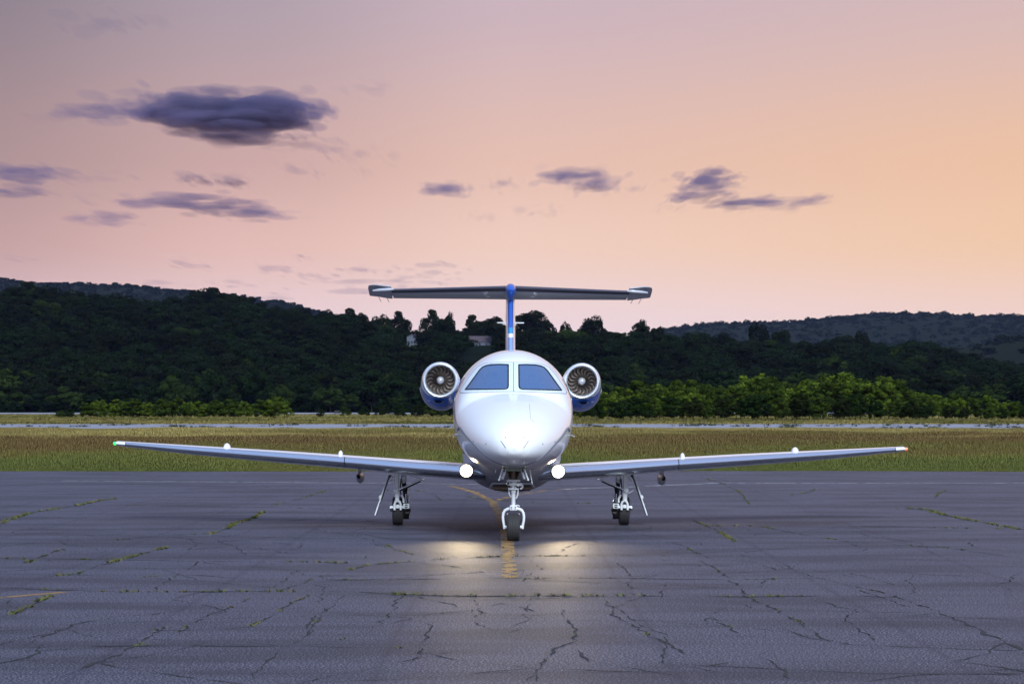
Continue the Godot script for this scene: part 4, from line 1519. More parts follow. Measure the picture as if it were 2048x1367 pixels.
func make_main_gear(side: float) -> void:
	var v := func(x: float, y: float, z: float) -> Vector3: return Vector3(x * side, y, z)
	var s := Former.new()
	s.box(Vector3(.10, .34, .11), at(2.235 * side, .86, .26), 0.016)
	s.box(Vector3(.085, .26, .09), at(2.225 * side, .58, .26), 0.014)
	var g := piece(s, "main_gear", M.gear_white, jet)
	g.set_meta("label", "main landing gear leg with trailing link and brake")
	wheel(g, 2.22 * side, .28, 0.0, .28, .105, M.gear_brown)
	s = Former.new()
	s.tube([v.call(2.25, .69, .30), v.call(2.25, .69, .345)], .043, 18)
	piece(s, "pivot_cap", M.gear_white, g)
	# yoke in front of the wheel, trailing link back to the axle
	s = Former.new()
	s.tube([v.call(2.275, .31, .31), v.call(2.275, .42, .315), v.call(2.255, .468, .315), v.call(2.215, .49, .315), v.call(2.175, .468, .315), v.call(2.155, .42, .315), v.call(2.155, .31, .31)], .024, 10)
	s.box(Vector3(.07, .08, .05), at(2.215 * side, .375, .30), 0.014)
	s.tube([v.call(2.34, .36, .26), v.call(2.345, .29, .0)], .03, 10)
	s.tube([v.call(2.09, .36, .26), v.call(2.09, .29, .0)], .03, 10)
	s.tube([v.call(2.09, .36, .28), v.call(2.34, .36, .28)], .028, 10)
	piece(s, "trailing_link", M.gear_white, g)
	s = Former.new()
	s.box(Vector3(.125, .10, .09), at(2.045 * side, .385, .30), 0.01)
	piece(s, "brake_caliper", M.gear_white, g)
	s = Former.new()
	s.tube([v.call(2.045, .385, .345), v.call(2.045, .385, .35)], .034, 16)
	piece(s, "caliper_bore", M.hose_black, g)
	s = Former.new()
	s.box(Vector3(.072, .014, .006), at(2.045 * side, .385, .352), 0.002)
	piece(s, "caliper_bar", M.gear_white, g)
	s = Former.new()
	s.tube([v.call(2.0, .28, .0), v.call(2.11, .28, .0)], .165, 28)
	for j in 5:
		s.tube([v.call(1.985, .28 + .11 * cos(j * .62 - .6), .11 * sin(j * .62 - .6) + .1), v.call(2.06, .28 + .11 * cos(j * .62 - .6), .11 * sin(j * .62 - .6) + .1)], .028, 10)
	piece(s, "brake_stack", M.dark_metal, g)
	# shock strut behind and inboard, hoses down to the brake
	s = Former.new()
	s.tube([v.call(2.10, .98, .10), v.call(2.10, .82, .12)], .052, 16)
	s.box(Vector3(.10, .09, .10), at(2.10 * side, .93, .16), 0.02)
	piece(s, "shock_strut", M.gear_white, g)
	s = Former.new()
	s.tube([v.call(2.14, .60, .24), v.call(2.10, .52, .28), v.call(2.10, .45, .30)], .022, 8)
	piece(s, "hook", M.gear_white, g)
	s = Former.new()
	s.tube([v.call(2.10, .86, .12), v.call(2.09, .74, .12), v.call(2.06, .45, .05)], [.045, .04, .04], 12)
	s.tube([v.call(2.03, .78, .16), v.call(2.045, .62, .22), v.call(2.02, .44, .26)], .013, 6)
	s.tube([v.call(2.07, .84, .18), v.call(2.085, .66, .24), v.call(2.07, .45, .28)], .011, 6)
	s.tube([v.call(2.15, .92, .20), v.call(2.17, .70, .24), v.call(2.12, .48, .26)], .012, 6)
	s.tube([v.call(2.0, .40, .26), v.call(1.97, .30, .22), v.call(2.0, .2, .12)], .012, 6)
	piece(s, "hoses", M.hose_black, g)
	s = Former.new()
	s.tube([v.call(2.055, .62, .255), v.call(2.05, .46, .28)], .010, 6)
	s.tube([v.call(2.01, .60, .2), v.call(1.995, .46, .25)], .012, 6)
	piece(s, "brake_pipe", M.chrome, g)
	# folding side brace
	s = Former.new()
	s.tube([v.call(2.20, .70, .29), v.call(1.74, .905, .25)], .017, 10)
	s.box(Vector3(.07, .035, .05), at(1.71 * side, .905, .25, Vector3(0, 0, .4 * side)), 0.01)
	s.tube([v.call(1.74, .915, .25), v.call(1.90, .96, .22), v.call(2.06, 1.0, .2)], .010, 8)
	piece(s, "side_brace", M.chrome, g)
	s = Former.new()
	s.tube([v.call(2.17, .685, .27), v.call(1.77, .868, .235)], .017, 8)
	piece(s, "brace_cable", M.hose_black, g)
	# door hung outboard of the leg, seen nearly edge on
	var lean := atan2(.27, .81)
	s = Former.new()
	s.box(Vector3(.024, .84, .62), at(2.525 * side, .60, 0.0, Vector3(0, 0, lean * side)), 0.006)
	piece(s, "gear_door", M.gear_white, g)
	s = Former.new()
	s.box(Vector3(.03, .50, .05), at(2.455 * side, .74, .26, Vector3(0, 0, lean * side)), 0.006)
	s.box(Vector3(.025, .2, .08), at(2.40 * side, .90, .22, Vector3(0, 0, (lean + .25) * side)), 0.006)
	piece(s, "door_stiffener", M.dark_metal, g)
	s = Former.new()
	s.ball(at(2.555 * side, .555, .26, Vector3(0, 0, lean * side), Vector3(.035, .05, .05)), 12)
	piece(s, "door_bumper", M.gear_white, g)
	for q in [[v.call(2.27, .62, .26), v.call(2.43, .70, .20)], [v.call(2.28, .93, .25), v.call(2.38, .99, .22)], [v.call(2.28, .92, .25), v.call(2.36, .88, .24)]]:
		s = Former.new()
		s.tube(q, .014, 8)
		piece(s, "door_link", M.gear_white, g)


func make_landing_lights(side: float) -> void:
	for q in [[.862, 1.115, 2.26, .108, 1.0]]:
		var p := Vector3(q[0] * side, q[1], q[2])
		var r: float = q[3]
		var s := Former.new()
		var path := []
		var rad := []
		for j in 9:
			var f := j / 8.0
			path.append(p + Vector3(0, .0, -f * .8))
			rad.append(r * 1.22 * pow(1.0 - f * f, 0.5) + .005)
		s.tube(path, rad, 24, false)
		var h := piece(s, "landing_light_housing", M.white_paint, jet)
		s = Former.new()
		s.lathe([Vector2(-.01, r * 1.22), Vector2(.015, r * 1.2), Vector2(.02, r * 1.1), Vector2(.0, r * 1.04), Vector2(-.02, r * 1.0)], Transform3D(Basis(), p), 32)
		piece(s, "bezel", M.polished_metal, h)
		s = Former.new()
		s.lathe([Vector2(-.02, r), Vector2(-.05, r * .86), Vector2(-.085, r * .6), Vector2(-.10, r * .2), Vector2(-.10, .001)], Transform3D(Basis(), p), 32, false, true)
		piece(s, "reflector_bowl", M.reflector_metal, h)
		s = Former.new()
		s.ball(at(p.x, p.y, p.z - .035, Vector3.ZERO, Vector3(r * .55, r * .55, .045)), 20)
		piece(s, "lamp_bulb", M.landing_lamp_glow, h).set_meta("label", "blazing warm white landing lamp")
		var l := SpotLight3D.new()
		l.name = "landing_beam"
		l.light_energy = LAMP_ENERGY * q[4]
		l.light_color = Color(1.0, 0.9, 0.72)
		l.light_size = r * 0.5
		l.spot_angle = 18.0
		l.spot_angle_attenuation = 1.0
		l.spot_range = 120.0
		l.spot_attenuation = 2.0
		l.shadow_enabled = true
		l.position = p + Vector3(0, 0, .05)
		l.rotation_degrees = Vector3(-1.0, 180.0 + 4.0 * side, 0)
		h.add_child(l)


const LAMP_ENERGY := 16.0


# ---------------------------------------------------------------- trees, shrubs, grass
func crown_mesh(seed_: int, rx: float, height: float, count: int, leaf: float, cone: float, low := 0.16, base := Color(.030, .046, .016), tip := Color(.050, .066, .020)) -> ArrayMesh:
	var r := RandomNumberGenerator.new()
	r.seed = seed_ * 77 + 5
	var lobes := []
	var mid := (low + height) * 0.5
	var ry := (height - low) * 0.5
	for k in (26 if low > 0.05 else 46):
		var v := Vector3(r.randf_range(-1, 1), r.randf_range(-1, 1), r.randf_range(-1, 1))
		while v.length() > 1.0:
			v = Vector3(r.randf_range(-1, 1), r.randf_range(-1, 1), r.randf_range(-1, 1))
		v = v.normalized() * pow(v.length(), 0.5) * 0.78
		if low < 0.05 and v.y < 0.1:
			# shrubs stay full down to the ground
			var turn := r.randf() * TAU
			var out := sqrt(r.randf()) * 0.8
			v.x = cos(turn) * out
			v.z = sin(turn) * out
		var narrow := 1.0 - cone * clampf(v.y * 0.5 + 0.5, 0, 1) * 0.9
		lobes.append([Vector3(v.x * rx * narrow, mid + v.y * ry, v.z * rx * narrow), rx * (r.randf_range(.20, .40) if low > 0.05 else r.randf_range(.13, .27)) * lerpf(1.0, narrow, 0.7), r.randf_range(.72, 1.28)])
	var s := Former.new()
	for k in count:
		var l: Array = lobes[r.randi() % lobes.size()]
		var dir := Vector3(r.randfn(), r.randfn() + 0.35, r.randfn()).normalized()
		var p: Vector3 = l[0] + dir * l[1] * r.randf_range(.72, 1.08) * Vector3(1, .8, 1)
		var nn := (dir + Vector3(r.randfn(), r.randfn(), r.randfn()) * 0.55).normalized()
		var a := nn.cross(Vector3(r.randfn(), r.randfn(), r.randfn())).normalized()
		var b := nn.cross(a)
		var z := leaf * r.randf_range(.55, 1.35)
		var c: Color = base.lerp(tip, r.randf()) * l[2] * r.randf_range(.75, 1.25)
		var sn := (dir + nn).normalized()
		var i0 := s.p.size()
		for q in [a * z, b * z * .55, -a * z, -b * z * .55]:
			s.vert(p + q + nn * z * .15 * (1.0 if q == a * z else 0.0), sn)
			s.c.append(c)
		s.tri(i0, i0 + 1, i0 + 2)
		s.tri(i0, i0 + 2, i0 + 3)
	return s.mesh()


func trunk_mesh(seed_: int, height: float, thick: float) -> ArrayMesh:
	var r := RandomNumberGenerator.new()
	r.seed = seed_ * 31 + 2
	var s := Former.new()
	var path := []
	var rad := []
	for k in 7:
		var f := k / 6.0
		path.append(Vector3(r.randf_range(-1, 1) * .012 * k, f * height - .02, r.randf_range(-1, 1) * .012 * k))
		rad.append(thick * lerpf(1.0, .3, f) * (1.35 if k == 0 else 1.0))
	s.tube(path, rad, 8)
	for k in 6:
		var a := TAU * k / 6.0 + r.randf()
		var from: Vector3 = path[2 + k % 4]
		var to := from + Vector3(cos(a) * .22, r.randf_range(.12, .26), sin(a) * .22)
		s.tube([from, from.lerp(to, .5) + Vector3(0, .02, 0), to], [thick * .45, thick * .3, thick * .12], 6)
	for k in s.p.size():
		s.c.append(Color(.045, .036, .030) * r.randf_range(.8, 1.2))
	return s.mesh()


var crowns := []
var trunks := []


func tree(kind: int, at_: Vector3, height: float, wide: float, leaf: int, label: String, group: String) -> Node3D:
	var o := holder("leafy_tree")
	o.position = at_
	o.rotation.y = rng.randf() * TAU
	tag(o, label, "tree", group)
	var c := placed(crowns[kind], "crown", M["leaf_%d" % leaf], o)
	c.scale = Vector3(wide, height, wide)
	var t := placed(trunks[kind % trunks.size()], "trunk", M.bark, o)
	t.scale = Vector3(height, height, height)
	return o


func hidden_house(q: float, d: float) -> bool:
	return d > 1180 and d < 1425 and (absf(q - 960) < 42 or absf(q - 826) < 26)


func make_woods() -> void:
	for k in 8:
		crowns.append(crown_mesh(k, .5, 1.0, 3600, .034, [.15, .3, .0, .5, .2, .1, .35, .65][k], [.18, .12, .25, .1, .2, .3, .15, .1][k]))
	for k in 4:
		trunks.append(trunk_mesh(k, .62, .018))
	# the trees that stand above the wood: bearing, height of the top, width, all as seen from the apron
	for q in [[400, 576, 70], [432, 575, 78], [474, 587, 62], [505, 593, 56], [44, 563, 66], [95, 570, 60], [150, 578, 60], [600, 612, 58], [648, 618, 50], [694, 616, 46], [722, 624, 40], [762, 629, 50], [799, 622, 46], [866, 619, 50], [897, 625, 32], [950, 629, 44], [985, 631, 50], [1060, 619, 74], [1092, 636, 44], [1130, 644, 30], [1184, 632, 64], [1280, 640, 46], [1316, 651, 34], [1515, 645, 48], [1562, 657, 46], [1724, 662, 38]]:
		var d := rng.randf_range(1440, 1475)
		var x: float = (q[0] - 1024.0) / 5055.0 * d
		var y := terrain(x, d)
		var top: float = (812.0 - q[1]) / 5055.0 * d + EYE
		var kind: int = [0, 2, 4, 5][rng.randi() % 4]
		tree(kind, Vector3(x, y - .5, -d), maxf(top - y + .5, 8.0), q[2] / 5055.0 * d * 1.08, [0, 1][rng.randi() % 2], "tall dark tree standing out above the wood's skyline", "trees above the skyline of the wood")
	var row := 0
	for d0 in [962.0, 1005.0, 1055.0, 1112.0, 1175.0, 1245.0, 1315.0, 1385.0, 1450.0]:
		var n: int = [34, 33, 32, 31, 30, 29, 28, 27, 26][row]
		for k in n:
			var q := lerpf(-120, 2170, (k + rng.randf_range(.15, .85)) / n)
			var d: float = d0 + rng.randf_range(-18, 18)
			if hidden_house(q, d):
				continue
			var x := (q - 1024.0) / 5055.0 * d
			var h := rng.randf_range(11.5, 16.5) * (0.9 if row == 8 else 1.0)
			if q > 1900:
				h *= .85
			var kind := rng.randi() % 8
			var green: int = [0, 0, 1, 1, 2, 3][rng.randi() % 6]
			tree(kind, Vector3(x, terrain(x, d) - .4, -d), h, h * rng.randf_range(1.15, 1.7), green, "%s %s tree in the wood covering the hillside" % [["blackish-green", "dark green", "olive-green", "bluish-green"][green], ["round-headed", "broad spreading", "round-headed", "pointed", "round-headed", "low spreading", "broad spreading", "pointed"][kind]], "trees of the hillside wood")
		row += 1
	# the rest of the wood, between and behind those
	var spots := [[], [], []]
	for k in 1700:
		var d := rng.randf_range(975, 1600)
		var q := rng.randf_range(-500, 2550)
		if hidden_house(q, d):
			continue
		var x := (q - 1024.0) / 5055.0 * d
		var h := rng.randf_range(9, 13.5)
		var w := h * rng.randf_range(1.3, 1.9)
		spots[k % 3].append(Transform3D(Basis(Vector3.UP, rng.randf() * TAU).scaled(Vector3(w, h, w)), Vector3(x, terrain(x, d) - .6, -d)))
	for k in 3:
		stuff(scatter(crowns[k * 2 + 1], spots[k], [], "wood", M["leaf_%d" % [0, 1, 3][k]]), "mass of dark foliage filling the hillside wood", "wood")
	# undergrowth along the edge of the wood
	spots = []
	for k in 420:
		var d := rng.randf_range(937, 975)
		var x := (rng.randf_range(-500, 2550) - 1024.0) / 5055.0 * d
		var h := rng.randf_range(3.0, 6.5)
		spots.append(Transform3D(Basis(Vector3.UP, rng.randf() * TAU).scaled(Vector3(h * 1.7, h, h * 1.7)), Vector3(x, -.6, -d)))
	stuff(scatter(crown_mesh(33, .5, 1.0, 900, .06, .2, .0), spots, [], "undergrowth", M.leaf_3), "low green undergrowth along the foot of the wood", "undergrowth")
	# younger, lighter trees along the foot of the wood
	for q in [[20, 778, 70], [75, 786, 60], [130, 768, 74], [185, 786, 56], [245, 752, 84], [300, 778, 50], [345, 748, 58], [385, 772, 46], [428, 742, 62], [470, 768, 50], [512, 733, 66], [560, 768, 54], [612, 750, 80], [660, 772, 60], [700, 786, 50], [860, 775, 70], [800, 790, 60], [1180, 770, 60], [1990, 762, 90], [1930, 770, 70], [2060, 750, 90], [1870, 778, 60]]:
		var d := rng.randf_range(938, 952)
		var x: float = (q[0] - 1024.0) / 5055.0 * d
		var top: float = (812.0 - q[1]) / 5055.0 * d + EYE
		tree([1, 3, 6, 4][rng.randi() % 4], Vector3(x, -.3, -d), top + .3, q[2] / 5055.0 * d * 1.25, [2, 3, 2][rng.randi() % 3], "lower mid-green tree at the foot of the wood", "trees along the foot of the wood")


var bushes := []
var stems := []


func shrub(kind: int, at_: Vector3, height: float, wide: float, leaf: int, label: String, group: String) -> void:
	var o := holder("shrub")
	o.position = at_
	o.rotation.y = rng.randf() * TAU
	tag(o, label, "shrub", group)
	placed(bushes[kind], "foliage", M["leaf_%d" % leaf], o).scale = Vector3(wide, height, wide)
	placed(stems[0], "stem", M.bark, o).scale = Vector3.ONE * height * .8


func make_shrubs() -> void:
	for k in 6:
		bushes.append(crown_mesh(40 + k, .5, 1.0, 5200, .027, [.3, .4, .25, .5, .35, .45][k], .0, Color(.034, .056, .013), Color(.105, .125, .024)))
	stems.append(trunk_mesh(9, .7, .014))
	# the long thicket beyond the taxiway
	var top := [[1140, 800], [1180, 775], [1235, 760], [1300, 757], [1364, 754], [1430, 756], [1504, 747], [1570, 747], [1630, 752], [1680, 740], [1738, 746], [1811, 757], [1845, 772], [1900, 782], [1960, 786], [2048, 797], [2250, 800]]
	for k in 84:
		var layer := k % 3
		var q := lerpf(1165, 2200, (k + rng.randf()) / 84.0)
		var d: float = [474.0, 460.0, 447.0][layer] + rng.randf_range(-5, 5)
		var x := (q - 1024.0) / 5055.0 * d
		var h: float = ((812.0 - along(top, q)) / 5055.0 * d + EYE) * [1.05, .9, .6][layer] * rng.randf_range(.86, 1.08)
		var green: int = [2, 4, 2, 4][rng.randi() % 4] if layer < 2 else [1, 3, 2][rng.randi() % 3]
		shrub(rng.randi() % 6, Vector3(x, -.1, -d), h, h * rng.randf_range(1.0, 1.45), green, "%s %s shrub in the long thicket beyond the taxiway" % [["tallest", "tall", "low front"][layer], ["", "dark green", "mid-green", "bluish-green", "yellow-green"][green]], "shrubs of the long thicket")
	# the shorter row on the other side
	var low := [[150, 800], [190, 792], [240, 790], [300, 796], [345, 790], [400, 796], [445, 794], [480, 800], [545, 786], [590, 800]]
	for k in 26:
		var q := lerpf(160, 575, (k + rng.randf_range(.2, .8)) / 26.0)
		var d := 512.0 + (k % 2) * 9.0 + rng.randf_range(-4, 4)
		var x := (q - 1024.0) / 5055.0 * d
		var h: float = ((812.0 - along(low, q)) / 5055.0 * d + EYE) * ([1.0, .85][k % 2]) * rng.randf_range(.88, 1.08)
		var green: int = [4, 4, 2, 4][rng.randi() % 4]
		shrub(rng.randi() % 6, Vector3(x, -.1, -d), h, h * rng.randf_range(1.1, 1.6), green, "%s shrub in the short row before the far runway" % ["", "dark green", "mid-green", "", "yellow-green"][green], "shrubs of the short row")
	# scattered low ones between the rows
	for q in [[640, 826, 560, 2.0], [690, 826, 600, 2.4], [728, 820, 600, 2.6], [765, 817, 590, 3.0], [800, 815, 580, 3.2], [835, 812, 570, 3.4], [865, 815, 560, 3.6], [890, 810, 550, 3.8], [915, 805, 545, 4.5], [1120, 800, 540, 5.0], [1150, 795, 500, 5.5], [120, 826, 540, 1.8], [140, 824, 530, 2.2]]:
		var x: float = (q[0] - 1024.0) / 5055.0 * q[2]
		shrub(rng.randi() % 6, Vector3(x, -.1, -q[2]), q[3], q[3] * rng.randf_range(1.3, 1.9), [1, 2, 3][rng.randi() % 3], "low rounded shrub scattered between the two thickets", "scattered low shrubs")


func tuft_mesh(seed_: int, blades: int, splay: float) -> ArrayMesh:
	var r := RandomNumberGenerator.new()
	r.seed = seed_
	var s := Former.new()
	for k in blades:
		var a := r.randf() * TAU
		var root := Vector3(cos(a), 0, sin(a)) * r.randf_range(0, .4)
		var lean := Vector3(r.randfn(), 0, r.randfn()) * splay
		var h := r.randf_range(.55, 1.0)
		var w := Vector3(sin(a * 3.0), 0, cos(a * 3.0)) * .035
		var m := root + Vector3(0, h * .55, 0) + lean * .3
		var tip := root + Vector3(0, h, 0) + lean
		var nn := (Vector3(0, .8, 0) + w.cross(Vector3.UP).normalized() * .6).normalized()
		var i0 := s.p.size()
		for q in [root - w, root + w, m + w * .7, m - w * .7, tip]:
			s.vert(q, nn)
			s.c.append(Color.WHITE * r.randf_range(.75, 1.2))
		s.tri(i0, i0 + 1, i0 + 2)
		s.tri(i0, i0 + 2, i0 + 3)
		s.tri(i0 + 3, i0 + 2, i0 + 4)
	return s.mesh()


func make_grass() -> void:
	var spots := []
	var colors := []
	for k in 260000:
		var u := rng.randf()
		var d := 90.4 + 172.0 * pow(u, 1.3)
		var x := rng.randf_range(-1, 1) * (d * .25 + 6.0)
		var tall := lerpf(.07, .15, smoothstep(91, 110, d)) + smoothstep(130, 190, d) * .05
		tall *= 1.0 + wave.get_noise_2d(x * 1.5, d) * .9
		var wide := rng.randf_range(.5, 1.0) * lerpf(.3, .65, smoothstep(92, 190, d))
		spots.append(Transform3D(Basis(Vector3.UP, rng.randf() * TAU).scaled(Vector3(wide, maxf(tall, .05) * rng.randf_range(.7, 1.4), wide)), Vector3(x, -.07, -d)))
		colors.append(grass_color(x, d) * rng.randf_range(.7, 1.35))
	stuff(scatter(tuft_mesh(5, 14, .22), spots, colors, "rough_grass", M.blade_tint), "rough green and rusty grass between apron and taxiway", "grass")
	spots = []
	colors = []
	for k in 16000:
		var d := 334.0 + 420.0 * pow(rng.randf(), 1.6)
		var x := rng.randf_range(-1, 1) * (d * .25 + 6.0)
		var wide := rng.randf_range(.8, 1.6)
		spots.append(Transform3D(Basis(Vector3.UP, rng.randf() * TAU).scaled(Vector3(wide, rng.randf_range(.12, .35), wide)), Vector3(x, -.07, -d)))
		colors.append(grass_color(x, d) * rng.randf_range(.7, 1.3))
	stuff(scatter(tuft_mesh(6, 14, .25), spots, colors, "tall_grass", M.blade_tint), "tawny tall grass beyond the taxiway", "grass")


func make_weeds() -> void:
	var spots := []
	var colors := []
	for c in CRACKS:
		var path: Array = c[2]
		for k in range(0, path.size() - 2, 2):
			var a := Vector2(path[k], path[k + 1])
			var b := Vector2(path[k + 2], path[k + 3])
			for j in int(a.distance_to(b) * 15.0):
				var q := a.lerp(b, rng.randf())
				var lush := fine.get_noise_2d(q.x * 1.3 + 20.0, q.y * 1.3) + .05
				if lush < lerpf(.45, -.18, c[1]) or rng.randf() > .25 + c[1]:
					continue
				q += Vector2(rng.randfn(), rng.randfn()) * c[0] * .22
				var z: float = rng.randf_range(.014, .062) * (.7 + c[1] * .7)
				spots.append(Transform3D(Basis(Vector3.UP, rng.randf() * TAU).scaled(Vector3(z * 1.9, z * .85, z * 1.9)), Vector3(q.x, apron_y(q.x, q.y) - .004, -q.y)))
				colors.append(Color(.15, .19, .04).lerp(Color(.32, .24, .07), rng.randf() * .8) * rng.randf_range(.6, 1.2))
	stuff(scatter(tuft_mesh(7, 12, .5), spots, colors, "weeds", M.blade_tint), "small green weeds growing in the apron's cracks", "weeds")
	spots = []
	colors = []
	for k in 70:
		var d := rng.randf_range(266, 330)
		var x := rng.randf_range(-1, 1) * (d * .23)
		for j in rng.randi_range(2, 7):
			var z := rng.randf_range(.3, .8)
			spots.append(Transform3D(Basis(Vector3.UP, rng.randf() * TAU).scaled(Vector3(z * 1.4, z * .55, z * 1.4)), Vector3(x + rng.randfn() * .8, -.035, -d + rng.randfn() * .6)))
			colors.append(Color(.04, .055, .02) * rng.randf_range(.6, 1.3))
	stuff(scatter(tuft_mesh(8, 14, .4), spots, colors, "taxiway_weeds", M.blade_tint), "dark weeds sprouting through the taxiway", "weeds")


# ---------------------------------------------------------------- far buildings and the runway sign
func house(q: float, d: float, w: float, tall: float, deep: float, ridge_along: bool, roof: Material, wall: Material, label: String) -> void:
	var x := (q - 1024.0) / 5055.0 * d
	var o := holder("house")
	o.position = Vector3(x, terrain(x, d) - .5, -d)
	tag(o, label, "house")
	var s := Former.new()
	s.box(Vector3(w, tall, deep), at(0, tall * .5, 0), .02)
	var rise := w * .26 if not ridge_along else deep * .30
	if not ridge_along:
		for z in [deep * .5, -deep * .5]:
			s.flat([Vector3(-w * .5, tall, z), Vector3(w * .5, tall, z), Vector3(0, tall + rise, z)], Vector3(0, 0, signf(z)))
	else:
		for e in [w * .5, -w * .5]:
			s.flat([Vector3(e, tall, -deep * .5), Vector3(e, tall, deep * .5), Vector3(e, tall + rise, 0)], Vector3(signf(e), 0, 0))
	piece(s, "wall", wall, o)
	s = Former.new()
	if ridge_along:
		for e in [-1.0, 1.0]:
			var slope := atan2(rise, deep * .5)
			s.box(Vector3(w + 1.0, .25, Vector2(rise, deep * .5).length() + .5), at(0, tall + rise * .5 + .12, e * deep * .25, Vector3(slope * e, 0, 0)), .03)
	else:
		for e in [-1.0, 1.0]:
			var slope := atan2(rise, w * .5)
			s.box(Vector3(Vector2(rise, w * .5).length() + .5, .25, deep + 1.0), at(e * w * .25, tall + rise * .5 + .12, 0, Vector3(0, 0, -slope * e)), .03)
	var r := piece(s, "roof", roof, o)
	s = Former.new()
	s.box(Vector3(.7, 1.4, .7), at(w * .3, tall + rise - .1, 0), .03)
	piece(s, "chimney", M.house_roof, r)
	for k in 3:
		s = Former.new()
		var wx := (k - 1) * w * .3
		s.box(Vector3(1.3, 1.6, .1), at(wx, tall * .62, deep * .5 + .04), .02)
		var f := piece(s, "window", M.house_wall, o)
		s = Former.new()
		s.box(Vector3(1.0, 1.3, .06), at(wx, tall * .62, deep * .5 + .09), .01)
		piece(s, "pane", M.pane_dark, f)


func make_houses() -> void:
	house(960, 1400, 12.0, 3.2, 11.0, true, M.house_roof, M.house_wall, "low house with a broad brown roof half hidden in the wood")
	house(824, 1395, 5.5, 7.5, 8.0, false, M.house_wall, M.house_wall, "narrow pale grey gabled house half hidden in the wood")


func make_runway_sign() -> void:
	var o := holder("runway_sign")
	var d := 755.0
	o.position = Vector3((674.0 - 1024.0) / 5055.0 * d, 0, -d)
	tag(o, "small black sign board on short legs beside the far runway", "sign")
	var s := Former.new()
	s.box(Vector3(1.7, .8, .25), at(0, .65, 0), .04)
	piece(s, "board", M.black_rubber, o)
	for e in [-.6, .6]:
		s = Former.new()
		s.tube([Vector3(e, -.06, 0), Vector3(e, .3, 0)], .05, 8)
		piece(s, "leg", M.dark_metal, o)


# ---------------------------------------------------------------- clouds: banks of thin mist kilometres away
func puff(o: Node3D, p: Vector3, size: Vector3, tilt: float, m: Material) -> void:
	var f := FogVolume.new()
	f.name = "puff"
	f.shape = RenderingServer.FOG_VOLUME_SHAPE_ELLIPSOID
	f.size = size
	f.position = p
	f.rotation.z = tilt
	f.material = m
	o.add_child(f, true)


func make_clouds() -> void:
	var r := RandomNumberGenerator.new()
	r.seed = 31
	var far := 15000.0
	for bank in BANKS:
		var o := holder("cloud")
		tag(o, bank[0], "cloud", "dusk clouds")
		var mid := Vector3(far * tan(deg_to_rad(bank[1][0][0] * 0.1)), EYE + far * tan(deg_to_rad(bank[1][0][1] * 0.1)), -far)
		o.position = mid
		for c in bank[1]:
			var p := Vector3(far * tan(deg_to_rad(c[0] * 0.1)), EYE + far * tan(deg_to_rad(c[1] * 0.1)), -far) - mid
			var half := Vector2(far * tan(deg_to_rad(c[2] * 0.1)), far * tan(deg_to_rad(c[3] * 0.1)))
			var dense: Material = M.cloud_core if c[4] > 1.2 else M.cloud_mist if c[4] > .75 else M.cloud_wisp
			var cores := 46 if c[4] > 1.2 else 17 if c[4] > .75 else 4
			for k in cores:
				var v := Vector2.from_angle(r.randf() * TAU) * sqrt(r.randf())
				var thin := 1.0 - v.length_squared() * 0.6
				var s := Vector3(half.x * r.randf_range(.55, 1.3) * thin, half.y * r.randf_range(.35, .8) * thin, 500.0 * r.randf_range(.6, 1.2))
				puff(o, p + Vector3(v.x * half.x * .92, v.y * half.y * .88, r.randf_range(-300, 300)), s, r.randf_range(-.05, .05), dense)
			for k in (60 if c[4] > 1.2 else 24 if c[4] > .75 else 14):
				# ragged rim and streaks
				var a := r.randf() * TAU
				var v := Vector2(cos(a), sin(a)) * r.randf_range(.45, 1.12)
				var w := half.x * r.randf_range(.10, .34)
				var s := Vector3(w, minf(half.y * r.randf_range(.10, .30), w * .35), 420.0 * r.randf_range(.6, 1.3))
				puff(o, p + Vector3(v.x * half.x, v.y * half.y * .9, r.randf_range(-350, 350)), s, r.randf_range(-.12, .12), M.cloud_wisp if k % 3 else M.cloud_mist)


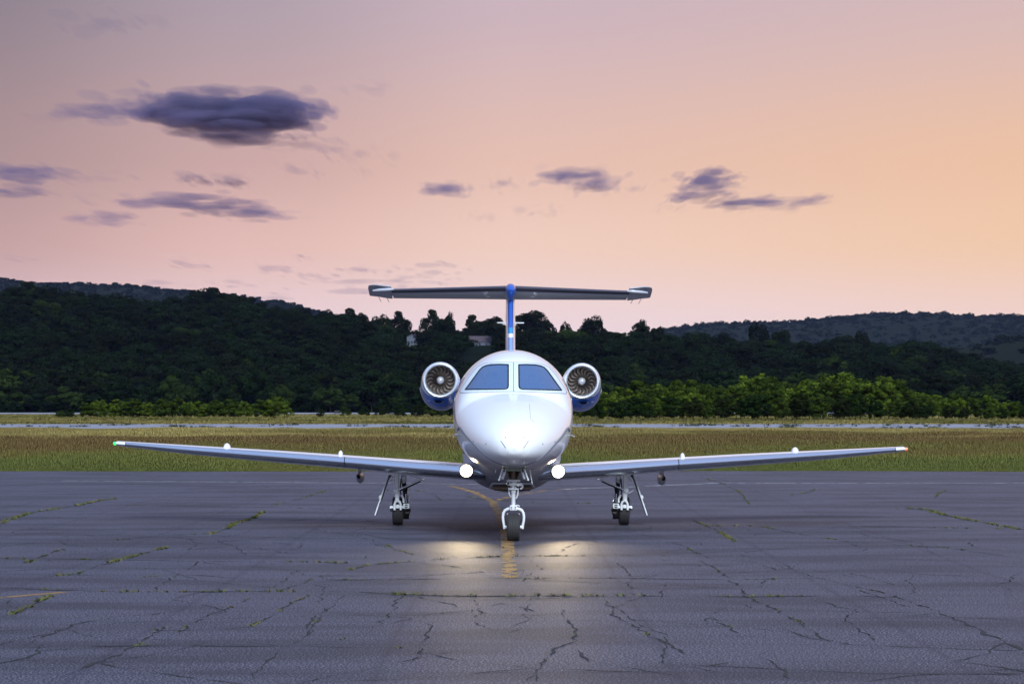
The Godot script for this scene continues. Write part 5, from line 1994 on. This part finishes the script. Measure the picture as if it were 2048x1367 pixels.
# each cloud: its parts as bearing, height, half width, half depth (tenths of a degree) and weight
const BANKS := [
	["large flat purple cloud high above the wooded hill", [[-63.0, 67.0, 19.0, 5.4, 1.5], [-72.0, 66.2, 14.0, 3.4, 1.3], [-54.0, 66.0, 13.0, 4.2, 1.3], [-64.0, 62.8, 14.0, 2.6, 1.3], [-86.0, 69.2, 10.0, 3.4, .7], [-92.0, 66.3, 12.0, 1.6, .8], [-101.0, 65.0, 7.0, .8, .5], [-46.0, 59.5, 9.0, 1.8, .6], [-37.0, 57.2, 7.0, .9, .6], [-35.0, 71.6, 8.0, 1.0, .6], [-58.0, 60.3, 14.0, 1.5, .8]]],
	["dark streaky cloud pair reaching out of the picture's edge", [[-108.0, 52.3, 12.0, 2.0, 1.0], [-112.0, 48.6, 9.0, 1.1, 1.0], [-92.0, 52.2, 8.0, .8, .6]]],
	["long low purple cloud under the large flat one", [[-74.0, 45.9, 16.0, 2.1, 1.0], [-64.0, 44.6, 11.0, 1.6, 1.0], [-92.0, 42.4, 9.0, 1.0, .8], [-58.0, 43.3, 10.0, .9, .8], [-95.0, 46.8, 4.0, .6, .5]]],
	["two small purple cloudlets between the larger banks", [[-72.4, 51.4, 3.8, .9, .8], [-63.3, 51.0, 4.4, .9, .8]]],
	["thin scattered cloud shreds beneath the large cloud", [[-47.5, 53.1, 5.5, .9, .7], [-40.0, 56.6, 5.0, .9, .6], [-27.0, 55.7, 2.8, .7, .5], [-34.0, 53.2, 2.5, .5, .5]]],
	["small oval cloud above the tail's wing", [[-15.2, 49.0, 6.4, 1.4, .9], [-2.2, 50.0, 4.4, 1.1, .7]]],
	["flat pointed purple cloud with a ragged lower edge", [[14.5, 51.6, 11.0, 1.6, 1.0], [15.5, 51.6, 6.0, 1.4, 1.0], [18.8, 49.3, 6.2, 1.0, .8], [28.0, 48.9, 3.4, .6, .6]]],
	["stacked purple cloud with a long trailing tail", [[43.8, 51.0, 8.5, 2.2, 1.0], [44.0, 50.6, 6.0, 1.6, 1.0], [42.0, 47.3, 8.0, 1.6, 1.0], [56.2, 45.8, 13.0, 1.2, 1.0], [52.0, 45.9, 8.0, 1.0, 1.0], [68.0, 46.4, 4.4, .8, .8], [36.0, 44.8, 4.0, .7, .5]]],
	["faint slanting cloud streak over the jet", [[6.4, 44.1, 6.2, .8, .7], [-7.3, 42.7, 4.4, .6, .6]]],
	["faint grey cloud high at the top of the sky", [[-94.5, 85.3, 10.0, 1.6, .7], [-86.0, 86.5, 8.0, 1.2, .7]]],
	["pale lilac cloud streaks low above the hills", [[-52.6, 31.0, 6.0, 1.1, .7], [-44.7, 29.3, 6.0, .8, .6], [-47.5, 34.0, 2.2, .9, .6], [-72.4, 32.0, 6.0, .8, .7]]],
	["pale lilac cloud bank low beside the tail", [[-32.8, 30.7, 7.6, 1.0, .7], [-16.4, 31.2, 7.4, 1.2, .7], [-34.5, 26.8, 16.0, 1.5, .6], [-20.0, 28.6, 9.0, .9, .6]]],
	["palest cloud veil lying along the hilltops", [[-73.0, 27.5, 14.0, 1.1, .6], [-60.0, 24.5, 10.0, .9, .5], [-110.0, 33.3, 4.0, .6, .6]]],
]
